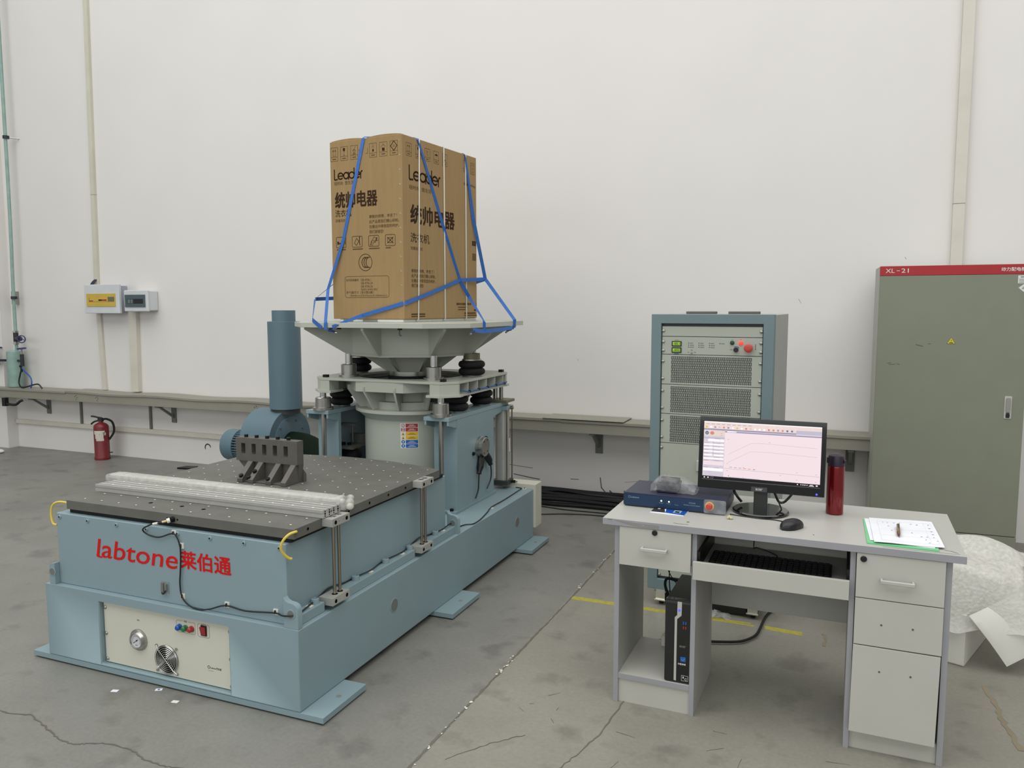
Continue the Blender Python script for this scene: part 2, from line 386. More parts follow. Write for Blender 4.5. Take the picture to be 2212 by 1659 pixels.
part('crack', ground_line([(-.72, 3.0), (-.736, 2.798), (-.75, 2.652), (-.777, 2.53), (-.811, 2.414), (-.85, 2.2)], .006, 'joint_fill', .004), floor)
part('crack', ground_line([(-1.0, 2.55), (-1.07, 2.48), (-1.12, 2.42), (-1.2, 2.3)], .004, 'joint_fill', .004), floor)
sb = MB()
for k in range(26):
    x = random.uniform(-1.2, .3); y = random.uniform(1.9, 2.9); a = random.uniform(0, pi); L = random.uniform(.02, .09)
    g = ground_line([(x, y), (x+L*cos(a), y+L*sin(a))], .0018, 'scuff', .001, .0011, 3); sb.add(g.v, g.f, 'scuff')
part('scuff_marks', sb, floor)
mat('rust', '#857b68', .9)
part('rust_stain', ground_line([(.62, 3.62), (.64, 3.45), (.645, 3.3), (.665, 3.12)], .022, 'rust', .006), floor)
part('rust_stain', ground_line([(.0, 3.93), (.012, 3.86), (.005, 3.78)], .014, 'rust', .004), floor)
# wall scuffs (dark scratches low on the wall right of the machine, a drip below the bracket)
wb = MB(); D = Draw(wb, (0, YW, 0), (1, 0, 0), (0, 0, 1), .001)
def wline(pts, w): D.line(pts, w, 'scuff')
wline([(-2.62, .262), (-2.5, .25), (-2.3, .235), (-2.28, .236)], .004); wline([(-2.45, .172), (-2.28, .15), (-2.22, .146)], .007); wline([(-1.95, .17), (-1.88, .172)], .005)
wline([(-1.70, .2), (-1.69, .12), (-1.66, .09)], .008); wline([(-1.62, .1), (-1.6, .08)], .012); wline([(-1.5, .18), (-1.3, .21), (-1.2, .2), (-1.1, .17)], .002)
D.disc(-1.5, .105, .008, 'grey_mark')
for (x, z, w, h) in ((-7.26, .22, .03, .02), (-7.22, .2, .025, .03), (-7.19, .15, .012, .02), (-7.17, .11, .012, .025)):
    D.arc(x, z, w/2, .4, 5.2, .004, 'grey_mark', 8); D.line([(x-w/2, z+h/2), (x+w/2, z-h/2)], .004, 'grey_mark')
D.arc(-5.75, .17, .035, .2, 3.6, .012, 'grey_mark', 10)
for x, z, L in ((-.25, 1.62, .03), (-1.9, 1.15, .015), (.42, 1.9, .015)):
    D.line([(x, z), (x+L*.6, z-L)], .002, 'grey_mark')
part('scuff_marks', wb, wall)

# vertical and horizontal cable trunking on the wall
def trunking(name, pts, w, d, m, label, cuts=()):
    (x0, z0), (x1, z1) = pts; mb = MB(); hw = w/2
    n = 1
    mb.add([(x0-hw, YW, z0), (x0+hw, YW, z0), (x0+hw, YW-d, z0), (x0-hw, YW-d, z0), (x1-hw, YW, z1), (x1+hw, YW, z1), (x1+hw, YW-d, z1), (x1-hw, YW-d, z1)], [(0,3,2,1)[::-1], (4,7,6,5), (0,3,7,4)[::-1], (1,2,6,5), (2,3,7,6), (0,1,5,4)][0:6], m)
    mb.f[0] = [0, 1, 2, 3]; mb.f[1] = [7, 6, 5, 4]; mb.f[2] = [0, 3, 7, 4]; mb.f[3] = [1, 5, 6, 2]; mb.f[4] = [3, 2, 6, 7]; mb.f[5] = [0, 4, 5, 1]
    for c in cuts: mb.box(x0+(x1-x0)*(c-z0)/(z1-z0)-hw-.001, x0+(x1-x0)*(c-z0)/(z1-z0)+hw+.001, YW-d-.001, YW, c-.0015, c+.0015, 'grey_mark')
    return single(name, mb, label, 'cable trunking', (x0, YW, z0))
trunking('cable_trunking', [(-7.142, 1.80), (-7.05, 7.0)], .055, .03, 'conduit_ivory', 'ivory cable trunking running up the wall above the amber-windowed breaker box', (2.72,))
trunking('cable_trunking', [(-7.105, .70), (-7.135, 1.501)], .06, .025, 'conduit_cream', 'pale thin cable trunking under the amber-windowed breaker box')
trunking('cable_trunking', [(-6.645, .70), (-6.63, 1.52)], .10, .05, 'conduit_cream', 'wide cream cable trunking under the smoked-window breaker box')
trunking('cable_trunking', [(.722, 1.80), (.715, 7.0)], .068, .04, 'conduit_cream', 'cream cable trunking rising from the tall green-grey cabinet', (2.238,))
b = MB().box(-8.50, -3.2, YW-.03, YW, .268, .315, 'conduit_cream'); single('cable_trunking', b, 'long horizontal cream trunking along the wall behind the fire extinguisher', 'cable trunking', (-5.5, YW, .268), bevel=.003)
for x, z0, z1, lab in ((-7.48, .315, .585, 'thin grey cable drop behind the wall tray, left of the fire extinguisher'), (-6.484, .315, .585, 'thin grey cable drop right of the fire extinguisher')):
    single('cable_drop', MB().box(x-.012, x+.012, YW-.02, YW, z0, z1, 'bracket_grey'), lab, 'cable', (x, YW, z0))

# grey cable tray along the wall
t = thing('cable_tray', 'long grey steel cable tray running along the wall at knee height', 'cable tray', (-4, 5.86, .59))
b = MB().box(-8.5, .244, 5.745, 5.982, .592, .682, 'trunk_grey').box(-11, -8.5, 5.745, 5.862, .592, .682, 'trunk_grey'); part('tray_body', b, t, .002)
xs = [-8.5, -7.4, -4.83, -3.0, -1.95, .244]
for i in range(len(xs)-1):
    dz = .004*(i % 2)
    mb = MB(); n = 16; vs = []; fs = []
    for k in range(n+1):
        x = xs[i]+(xs[i+1]-xs[i])*k/n; z = .684+dz+(.006*sin(k*.9+i) if i in (1, 2) else 0)
        vs += [(x, 5.735, z-.012), (x, 5.735, z+.006), (x, 5.982, z+.006), (x, 5.982, z-.002)]
    for k in range(n):
        for j in range(3): fs.append((4*k+j, 4*k+j+1, 4*k+5+j, 4*k+4+j)[::-1])
        fs.append((4*k+3, 4*k, 4*k+4, 4*k+7)[::-1])
    fs += [(0, 1, 2, 3), (4*n+3, 4*n+2, 4*n+1, 4*n)]
    part('tray_lid', mb.add(vs, fs, 'trunk_grey'), t)
part('tray_lid', MB().box(-11, -8.5, 5.735, 5.862, .682, .69, 'trunk_grey'), t)
part('tray_lid', MB().box(-2.1, -1.45, 5.725, 5.985, .697, .701, 'trunk_grey'), t)
bb = None
for x in (-7.98, -6.17, -1.71, .13):
    mb = MB().box(x-.03, x+.03, YW-.013, YW-.0018, .40, .592, 'bracket_grey').box(x-.02, x+.02, 5.76, YW, .575, .592, 'bracket_grey')
    mb.prism([(5.77, .592), (5.80, .592), (5.985, .47), (5.985, .44)], x-.012, x+.012, 'x', 'bracket_grey')
    part('bracket', mb, t, .002)
for x in (-7.25, -6.95, -4.92, -4.65):
    mb = MB(); D = Draw(mb, (x, 5.745, .635), (1, 0, 0), (0, 0, 1), .001)
    for dx, dz in ((0, .018), (.012, 0), (0, -.018), (-.02, .008)): D.disc(dx, dz, .005, 'black_mark', 10)
    part('joint_bolts', mb, t)

# breaker boxes
t = thing('breaker_box', 'white breaker box with long amber window on the wall', 'breaker box', (-6.92, YW, 1.505))
part('housing', MB().box(-7.14, -6.735, 5.865, YW, 1.515, 1.785, 'dist_side'), t, .006)
part('cover', MB().box(-7.165, -6.678, 5.835, 5.866, 1.503, 1.797, 'dist_white'), t, .006)
mb = MB().box(-7.128, -6.727, 5.828, 5.836, 1.575, 1.703, 'window_amber'); D = Draw(mb, (-7.128, 5.828, 1.575), (1, 0, 0), (0, 0, 1))
D.rect(.03, .045, .38, .048, 'olive_metal'); D.rect(.04, .05, .095, .06, 'label_red'); D.rect(.035, .045, .04, .09, 'olive_metal'); D.rect(.17, .055, .215, .07, 'print_ink'); D.rect(.215, .055, .285, .07, 'label_red'); D.rect(.3, .05, .39, .095, 'olive_metal')
part('window', mb, t, 0, 'long amber see-through window')
mb = MB()
for i in range(5): mb.tube([(-7.155+.008*i, 5.97, 1.86), (-7.165+.009*i, 5.94, 1.83), (-7.172+.011*i, 5.92, 1.798)], .004, 'ctrl_front' if i % 2 else 'valve_dark', 6)
part('cables', mb, t)
t = thing('breaker_box', 'smaller white breaker box with smoked window on the wall', 'breaker box', (-6.47, YW, 1.526))
part('housing', MB().box(-6.60, -6.318, 5.87, YW, 1.53, 1.73, 'dist_white'), t, .012)
part('cover', MB().box(-6.627, -6.306, 5.845, 5.872, 1.522, 1.735, 'dist_white'), t, .01)
mb = MB().box(-6.607, -6.337, 5.838, 5.846, 1.567, 1.69, 'window_smoke'); D = Draw(mb, (-6.607, 5.838, 1.567), (1, 0, 0), (0, 0, 1))
D.frame(.03, .035, .245, .08, .003, 'black_mark'); D.rect(.115, .037, .243, .078, 'black_mark'); D.rect(.05, .038, .065, .075, 'grey_mark'); D.rect(.09, .038, .1, .075, 'grey_mark')
part('window', mb, t, 0, 'smoked dark window')

# green pipe, air receiver and valves in the corner
t = thing('air_pipe', 'pale green air pipe running down the wall corner at far left', 'pipe', (-8.30, 5.89, 1.09))
part('pipe', MB().tube([(-8.27, 5.89, 7.0), (-8.28, 5.89, 3.0), (-8.305, 5.89, 1.8), (-8.31, 5.89, 1.0935)], .0175, 'pipe_green', 12), t)
mb = MB().cyl((-8.31, 5.89, 1.16), (-8.31, 5.89, 1.19), .028, 'steel', 8).cyl((-8.31, 5.89, 1.29), (-8.31, 5.89, 1.31), .028, 'steel', 8).cyl((-8.31, 5.89, 1.19), (-8.31, 5.89, 1.29), .026, 'valve_dark', 12)
mb.cyl((-8.31, 5.89, 1.23), (-8.16, 5.83, 1.225), .024, 'valve_dark', 12).cyl((-8.16, 5.83, 1.225), (-8.10, 5.80, 1.225), .009, 'valve_dark', 10); part('gate_valve', mb, t)
def handwheel(mb, c, nrm, r):
    c = Vector(c); n = Vector(nrm).normalized(); a = n.orthogonal().normalized(); q = n.cross(a)
    mb.tube([c+(a*cos(2*pi*i/20)+q*sin(2*pi*i/20))*r for i in range(20)], .0058, 'valve_blue', 6, 1, True)
    for i in range(3): mb.cyl(c, c+(a*cos(2*pi*i/3)+q*sin(2*pi*i/3))*r, .004, 'valve_blue', 6)
    mb.sphere(c, .009, 'valve_blue', 10)
wv = MB(); handwheel(wv, (-8.09, 5.795, 1.225), (.5, -.85, 0), .038); part('handwheel', wv, t)
mb = MB().box(-8.40, -8.36, 5.93, YW-.0018, 1.60, 1.74, 'steel').cyl((-8.30, 5.89, 1.655), (-8.30, 5.89, 1.685), .032, 'valve_dark', 12).cyl((-8.30, 5.9, 1.67), (-8.38, 5.97, 1.67), .008, 'steel', 8); part('pipe_clamp', mb, t)
mb = MB().cyl((-8.27, 5.89, 3.36), (-8.27, 5.89, 3.39), .032, 'valve_dark', 12).cyl((-8.27, 5.9, 3.375), (-8.2, 5.985, 3.37), .006, 'steel', 8); part('pipe_clamp', mb, t)
t = thing('air_receiver', 'short pale green cylindrical air tank standing on the wall tray', 'tank', (-8.33, 5.86, .69))
part('tank', MB().lathe((-8.325, 5.87, 0), [(.066, .6925), (.073, .70), (.0755, .72), (.0755, 1.06), (.0755, 1.085), (.07, 1.092)], 'pipe_green'), t)
for sx, nm in ((1, 'valve'), (-1, 'valve')):
    mb = MB().cyl((-8.33+sx*.07, 5.86, .985), (-8.33+sx*.20, 5.82, .985), .013, 'valve_dark', 10).cyl((-8.33+sx*.195, 5.82, .93), (-8.33+sx*.195, 5.82, 1.06), .02, 'valve_dark', 10).cyl((-8.33+sx*.195, 5.82, 1.05), (-8.33+sx*.195, 5.82, 1.12), .01, 'steel', 8)
    mb.cyl((-8.33+sx*.195, 5.82, .955), (-8.33+sx*.22, 5.78, .93), .016, 'valve_dark', 8); v = part(nm, mb, t)
    w = MB(); handwheel(w, (-8.33+sx*.195, 5.82, 1.122), (0, -.1, 1), .043); part('handwheel', w, v)
hb = MB().tube([(-8.11, 5.79, .922), (-8.115, 5.79, .90), (-8.138, 5.79, .843), (-8.152, 5.78, .755), (-8.09, 5.77, .702), (-7.961, 5.79, .733), (-7.877, 5.8, .744), (-7.825, 5.80, .702)], .008, 'black_plastic', 8)
hb.tube([(-8.105, 5.79, .92), (-8.07, 5.79, .884), (-7.982, 5.79, .819), (-7.952, 5.78, .762), (-7.97, 5.78, .702)], .007, 'pcb_blue', 8); hb.cyl((-8.113, 5.79, .87), (-8.11, 5.79, .922), .013, 'black_plastic', 10)
single('air_hose', hb, 'thin dark air hoses looping from the green tank valve onto the tray', 'hose', (-8.05, 5.8, .70))
mb = MB().box(-8.33, -8.28, 5.70, 5.742, .50, .59, 'black_plastic').tube([(-8.29, 5.72, .53), (-8.2, 5.71, .52), (-8.12, 5.71, .525), (-8.07, 5.72, .56), (-8.05, 5.74, .572)], .014, 'black_plastic', 8)
single('hose_elbow', mb, 'black hose elbow hanging below the tray under the green tank', 'hose', (-8.2, 5.74, .59))

# fire extinguisher
t = thing('fire_extinguisher', 'red fire extinguisher with torn white stickers standing on the floor by the wall', 'fire extinguisher', (-6.97, 5.79, 0))
part('cylinder', MB().lathe((-6.97, 5.79, 0), [(.074, 0), (.076, .006), (.076, .028), (.072, .034), (.072, .335), (.069, .350), (.055, .368), (.034, .38), (.022, .385), (.021, .402)], 'ext_red'), t)
mb = MB().box(-6.995, -6.945, 5.772, 5.808, .395, .43, 'valve_dark'); mb.tube([(-6.95, 5.79, .43), (-6.99, 5.775, .437), (-7.03, 5.755, .448), (-7.05, 5.745, .449)], .009, 'black_plastic', 8)
part('valve', mb, t, .002); part('handle', MB().tube([(-6.99, 5.78, .403), (-7.025, 5.76, .393), (-7.055, 5.745, .368)], .009, 'black_plastic', 8), t)
part('hose', MB().tube([(-6.945, 5.80, .418), (-6.92, 5.82, .418), (-6.885, 5.85, .39), (-6.87, 5.86, .33), (-6.875, 5.855, .27), (-6.905, 5.825, .205)], .011, 'black_rubber', 10), t)
mb = MB(); v0 = atan2(-5.79, 6.97)
def wrap_quad(mb, c, r, a0, a1, z0, z1, m, n=6):
    vs = []
    for i in range(n+1):
        a = a0+(a1-a0)*i/n
        vs += [(c[0]+r*cos(a), c[1]+r*sin(a), z0), (c[0]+r*cos(a), c[1]+r*sin(a), z1)]
    mb.add(vs, [(2*i, 2*i+2, 2*i+3, 2*i+1) for i in range(n)], m)
for a0, a1, z0, z1 in ((-1.15, .45, .268, .305), (-.95, .6, .258, .285), (-.95, .25, .222, .262), (-.8, .3, .2, .225)): wrap_quad(mb, (-6.97, 5.79), .0728, v0+a0*.95, v0+a1*.95, z0, z1, 'sticker')
wrap_quad(mb, (-6.97, 5.79), .0732, v0+.2, v0+.42, .262, .29, 'grey_mark'); wrap_quad(mb, (-6.97, 5.79), .0732, v0-.32, v0-.26, .264, .27, 'print_ink')
part('label', mb, t, 0, 'torn white paper stickers')
part('stub', MB().cyl((-6.91, 5.83, .068), (-6.89, 5.85, .068), .006, 'valve_dark', 8), t)
single('plastic_scrap', MB().sphere((-8.30, 5.62, .02), .05, 'foam_white', 10, (1.2, .8, .45)), 'crumpled white plastic scrap on the floor in the far left corner', 'scrap', (-8.30, 5.62, 0))
b = MB().prism([(-5.87, 5.70), (-5.70, 5.72), (-5.73, 5.83), (-5.85, 5.80)], 0, .015, 'z', 'dark_bolt'); single('floor_plate', b, 'small dark metal plate lying on the floor behind the slip table', 'plate', (-5.8, 5.76, 0), bevel=.002)

# ================================================================ VIBRATION TEST MACHINE
AX, AY = -2.487, 4.365
vm = thing('vibration_test_machine', 'large blue-grey vibration test machine with slip table and vertical shaker', 'test machine', (-2.5, 3.55, 0))
# base frame with a recess in the front face
X0, X1, Y0, Y1, ZB, ZT = -3.186, -1.826, 2.32, 4.81, .03, .355
rx0, rx1, rz0, rz1, ry = -2.862, -2.162, .042, .318, 2.352
vs = [(X0,Y0,ZB),(X1,Y0,ZB),(X1,Y0,ZT),(X0,Y0,ZT),(X0,Y1,ZB),(X1,Y1,ZB),(X1,Y1,ZT),(X0,Y1,ZT),(rx0,Y0,rz0),(rx1,Y0,rz0),(rx1,Y0,rz1),(rx0,Y0,rz1),(rx0,ry,rz0),(rx1,ry,rz0),(rx1,ry,rz1),(rx0,ry,rz1)]
fs = [(0,1,9,8),(1,2,10,9),(2,3,11,10),(3,0,8,11),(8,9,13,12),(9,10,14,13),(10,11,15,14),(11,8,12,15),(12,13,14,15),(1,5,6,2),(5,4,7,6),(4,0,3,7),(3,2,6,7),(4,5,1,0)]
base = part('base_frame', MB().add(vs, fs, 'blue_paint'), vm, .006, seg=3)
for y0, y1 in ((2.3206, 2.613), (3.40, 3.725), (4.515, 4.83)):
    mb = MB().box(-3.287, -1.722, y0, y1, .008, .0305, 'blue_paint')
    for x in (-1.768, -3.24):
        mb.cyl((x, (y0+y1)/2+.02, .0306), (x, (y0+y1)/2+.02, .0312), .011, 'grey_mark', 16)
        mb.cyl((x, (y0+y1)/2, 0), (x, (y0+y1)/2, .009), .03, 'dark_bolt', 16)
    part('foot_plate', mb, base, .003)
for y in (3.013, 4.52):
    part('lifting_hole', MB().lathe((-1.826, y, .205), [(.033, -.001), (.033, .0015), (.030, .002)], 'blue_paint', 24, 'x').cyl((-1.8245, y, .205), (-1.8235, y, .205), .0285, 'bracket_grey', 24), base)
# front control panel
cp = part('control_panel', MB().box(rx0+.004, rx1-.004, ry-.012, ry-.001, rz0+.004, rz1-.003, 'cream_panel'), vm, .0015)
PY = ry-.012
s0 = part('screw', MB().lathe((-2.848, PY, .288), [(.008, 0), (.008, .003), (.004, .006)], 'steel', 14, '-y'), cp)
copies(s0, [(0, 0, -.114), (0, 0, -.227), (.677, 0, 0), (.677, 0, -.114), (.677, 0, -.227)])
g = MB().lathe((-2.66, PY, .175), [(.046, 0), (.046, .006), (.040, .008), (.034, .02), (.031, .021), (.029, .014)], 'steel', 40, '-y')
D = Draw(g, (-2.66, PY-.0145, .175), (1, 0, 0), (0, 0, 1)); D.disc(0, 0, .029, 'gauge_face', 30)
D2 = Draw(g, (-2.66, PY-.0145, .175), (1, 0, 0), (0, 0, 1), .0014); D2.line([(-.016, -.011), (.009, .006)], .0022, 'black_mark'); D2.disc(.002, .0015, .0035, 'black_mark', 12); D2.arc(0, 0, .021, -.6, pi+.6, .001, 'grey_mark', 24); D2.rect(-.006, -.02, .006, -.017, 'grey_mark')
part('pressure_gauge', g, cp, 0, 'round silver pressure gauge')
fg = MB().cyl((-2.508, PY-.0005, .115), (-2.508, PY-.0015, .115), .06, 'dark_hole', 40)
for r in (.008, .016, .024, .032, .040, .048, .056, .0615):
    fg.tube([(-2.508+r*cos(2*pi*i/32), PY-.006, .115+r*sin(2*pi*i/32)) for i in range(32)], .0017, 'bright_steel', 6, 1, True)
for sx in (1, -1):
    fg.tube([(-2.508-sx*.054, PY-.004, .115+.054), (-2.508-sx*.04, PY-.010, .115+.04), (-2.508+sx*.04, PY-.010, .115-.04), (-2.508+sx*.054, PY-.004, .115-.054)], .0019, 'bright_steel', 6, 1)
    for k in (1, -1): fg.cyl((-2.508+sx*.054, PY, .115+k*.054), (-2.508+sx*.054, PY-.005, .115+k*.054), .0055, 'steel', 10)
part('fan_guard', fg, cp, 0, 'round silver wire fan guard')
for x, z, m, l in ((-2.431, .267, 'btn_blue', 'blue indicator lamp'), (-2.400, .267, 'btn_green', 'green indicator lamp'), (-2.368, .268, 'btn_red', 'red indicator lamp')):
    part('indicator_lamp', MB().lathe((x, PY, z), [(.0135, 0), (.0135, .004), (.012, .005), (.0115, .016), (.008, .02)], m, 10, '-y'), cp, 0, l)
mb = MB().box(-2.3185, -2.2895, PY-.004, PY, .250, .292, 'black_plastic'); mb.prism([(PY-.004, .254), (PY-.006, .254), (PY-.014, .288), (PY-.004, .288)], -2.316, -2.292, 'x', 'switch_red')
part('rocker_switch', mb, cp, 0, 'red rocker switch')
mb = MB(); D = Draw(mb, (0, PY, 0), (1, 0, 0), (0, 0, 1), .0008)
def open_frame(x0, z0, x1, z1, g0, g1, r, w, m):
    D.line([(g0, z1), (x0+r, z1), (x0, z1-r), (x0, z0+r), (x0+r, z0), (x1-r, z0), (x1, z0+r), (x1, z1-r), (x1-r, z1), (g1, z1)], w, m)
open_frame(-2.449, .246, -2.35, .294, -2.415, -2.386, .005, .0012, 'grey_mark'); open_frame(-2.337, .243, -2.276, .296, -2.322, -2.288, .006, .0012, 'grey_mark')
D.text('电源', -2.408, .290, -2.393, .298, 'black_mark'); D.text('急停开关', -2.319, .2925, -2.291, .2985, 'black_mark'); D.text('油压', -2.668, .256, -2.653, .263, 'black_mark')
D.arc(-2.286, .122, .0055, 0, 2*pi, .0018, 'black_mark', 12); D.text('Labtone莱伯通', -2.277, .117, -2.222, .126, 'black_mark', .01); D.line([(-2.29, .108), (-2.262, .108)], .0012, 'grey_mark')
part('panel_printing', mb, cp)
# slip table housing
hs = part('table_housing', MB().box(-3.126, -1.894, 2.348, 3.663, .355, .672, 'blue_paint'), vm, .004, seg=3)
mb = MB()
for sx in (1, -1):
    xa, xb = ((-1.895, -1.846) if sx > 0 else (-3.16, -3.125))
    for y0, y1 in ((2.352, 2.517), (2.655, 3.247), (3.385, 3.70)): part('flange', MB().box(xa, xb, y0, y1, .3555, .395, 'blue_paint'), hs, .002)
b0 = part('flange_boss', MB().lathe((-1.872, 2.49, .395), [(.017, 0), (.0155, .019), (.011, .021), (.010, .012)], 'blue_paint', 20), hs)
copies(b0, [(0, dy, 0) for dy in (.285, .53, .75, 1.015)])
def lug(y, sx):
    xa = -1.894 if sx > 0 else -3.126
    pts = [(0, 0), (.066, 0), (.066, .075), (.058, .09), (.045, .097), (.02, .10), (.008, .106), (0, .118)] if sx > 0 else [(0, 0), (-.034, 0), (-.034, .075), (-.025, .09), (0, .095)]
    mb = MB().prism([(xa+p[0]*(1 if sx > 0 else 1), .3555+p[1]) for p in pts], y, y+.026, 'y', 'blue_paint')
    cx = xa+(.034 if sx > 0 else -.014)
    mb.lathe((cx, y, .412), [(.020, 0), (.020, .0015), (.016, .002)], 'blue_paint', 20, '-y'); mb.cyl((cx, y-.0015, .412), (cx, y-.0025, .412), .0155, 'bracket_grey', 20)
    part('lifting_lug', mb, hs, .002)
lug(2.325, 1); lug(2.325, -1); lug(3.68, 1)
hb = part('housing_bolt', MB().lathe((-3.104, 2.348, .655), [(.0105, 0), (.0105, .0015), (.0075, .002), (.0070, .0045), (.0035, .005)], 'blue_paint', 16, '-y').cyl((-3.104, 2.343, .655), (-3.104, 2.3425, .655), .0038, 'dark_hole', 6), hs)
copies(hb, [(.1687*i, 0, 0) for i in range(1, 8)])
part('rubber_seal', MB().box(-3.07, -1.885, 2.372, 3.62, .6725, .6895, 'black_rubber'), hs)
mb = MB(); D = Draw(mb, (0, 2.348, 0), (1, 0, 0), (0, 0, 1), .0012)
D.text('labtone', -2.892, .503, -2.436, .583, 'red_letter', 0, .14, heavy=.0012)
D.poly([(-2.893, .513), (-2.880, .513), (-2.874, .508), (-2.858, .5065), (-2.861, .500), (-2.882, .501), (-2.892, .505)], 'red_letter')
D.text('莱伯通', -2.421, .513, -2.16, .588, 'red_letter', heavy=.0032)
part('lettering', mb, hs, 0, 'red lettering')
mb = MB().box(-2.532, -2.487, 2.3435, 2.348, .392, .446, 'clear_pouch'); mb.box(-2.524, -2.511, 2.338, 2.345, .398, .44, 'bracket_grey').box(-2.505, -2.494, 2.338, 2.345, .41, .436, 'bracket_grey').tube([(-2.52, 2.338, .4), (-2.51, 2.336, .395), (-2.497, 2.338, .41)], .003, 'black_plastic', 6)
part('latch', mb, hs)
cm = part('cable_mount', MB().box(-2.457, -2.435, 2.3435, 2.348, .645, .667, 'clip_white').box(-2.4475, -2.4445, 2.336, 2.344, .650, .664, 'black_plastic'), hs, 0, 'small white adhesive cable mount')
copies(cm, [(.037, 0, -.049), (.032, 0, -.26), (.261, 0, -.262), (.499, 0, -.255)])
cm2 = part('cable_mount', MB().box(-1.879, -1.857, 2.438, 2.46, .3955, .400, 'clip_white').box(-1.87, -1.866, 2.443, 2.455, .4, .406, 'black_plastic'), hs, 0, 'small white adhesive cable mount')
copies(cm2, [(0, .435, 0), (0, .71, 0), (0, 1.13, 0), (-.012, 1.79, -.04), (-.01, 2.33, -.04)])
# earth wires
part('earth_wire', MB().tube([(-1.862, 2.372, .718), (-1.855, 2.36, .722), (-1.868, 2.335, .716), (-1.885, 2.318, .69), (-1.89, 2.32, .655), (-1.878, 2.34, .625), (-1.870, 2.352, .618)], .0052, 'yellow_wire', 8), vm, 0, 'yellow earth wire')
part('earth_wire', MB().tube([(-3.078, 2.375, .712), (-3.13, 2.37, .714), (-3.16, 2.36, .70), (-3.168, 2.355, .66), (-3.155, 2.352, .62), (-3.13, 2.352, .615)], .0045, 'yellow_wire', 8), vm, 0, 'yellow earth wire')
# slip plate
out = [(-3.075, 2.36), (-1.862, 2.36), (-1.862, 3.54), (-2.03, 3.598), (-2.2, 3.637), (-2.36, 3.656), (-2.487, 3.66), (-2.62, 3.652), (-2.78, 3.625), (-2.93, 3.58), (-3.075, 3.52)]
sp = part('slip_plate', MB().prism(out, .690, .730, 'z', 'dark_plate'), vm, .002)
mb = MB(); D = Draw(mb, (0, 0, .730), (1, 0, 0), (0, 1, 0), .0006)
for i in range(12):
    for j in range(13):
        x, y = -3.018+.1003*i, 2.407+.1*j
        if y < 3.66-.33*abs(x+2.487)**2.2: D.disc(x, y, .0062, 'fixture_grey', 14)
D3 = Draw(mb, (0, 0, .730), (1, 0, 0), (0, 1, 0), .0009)
for i in range(12):
    for j in range(13):
        x, y = -3.018+.1003*i, 2.407+.1*j
        if y < 3.66-.33*abs(x+2.487)**2.2: D3.disc(x, y+.0008, .0046, 'clip_white', 12)  # white disc paints the glint on each metal insert
for x, y in ((-2.69, 2.46), (-2.52, 2.465), (-2.40, 2.462)): D3.disc(x, y, .009, 'dark_hole', 12)
part('threaded_inserts', mb, sp)
mb = MB()
for y in (2.443, 2.72, 2.879, 3.036, 3.191, 3.41): mb.cyl((-1.862, y, .711), (-1.8612, y, .711), .008, 'steel', 14).cyl((-1.8612, y, .711), (-1.8607, y, .711), .006, 'dark_hole', 14)
for x in (-2.495, -2.44): mb.cyl((x, 2.36, .708), (x, 2.3595, .708), .004, 'dark_hole', 10)
part('edge_holes', mb, sp)
# guide units on the right side
def guide(y):
    mb = MB().box(-1.862, -1.812, y, y+.12, .697, .7285, 'aluminium')
    for dy in (.022, .098): mb.cyl((-1.812, y+dy, .712), (-1.8115, y+dy, .712), .0085, 'dark_hole', 16)
    for dy in (.045, .075): mb.cyl((-1.812, y+dy, .713), (-1.8115, y+dy, .713), .003, 'bright_steel', 8)
    for dy in (.042, .078): mb.cyl((-1.839, y+dy, .7285), (-1.839, y+dy, .729), .014, 'bright_steel', 16)
    part('guide_block', mb, vm, .0015)
    mb = MB().box(-1.880, -1.812, y-.010, y+.11, .3775, .408, 'aluminium')
    for dy in (.012, .088): mb.cyl((-1.812, y+dy, .392), (-1.8115, y+dy, .392), .0085, 'dark_hole', 16)
    for dy in (.035, .065): mb.cyl((-1.812, y+dy, .393), (-1.8115, y+dy, .393), .003, 'bright_steel', 8)
    for dy in (.042, .078): mb.cyl((-1.839, y+dy, .408), (-1.839, y+dy, .4086), .0125, 'dark_hole', 16)
    part('guide_block', mb, vm, .0015)
    r = part('guide_rod', MB().cyl((-1.839, y+.042, .4075), (-1.839, y+.042, .698), .0068, 'rod_steel', 16), vm)
    copies(r, [(0, .036, 0)])
guide(2.534); guide(3.261)

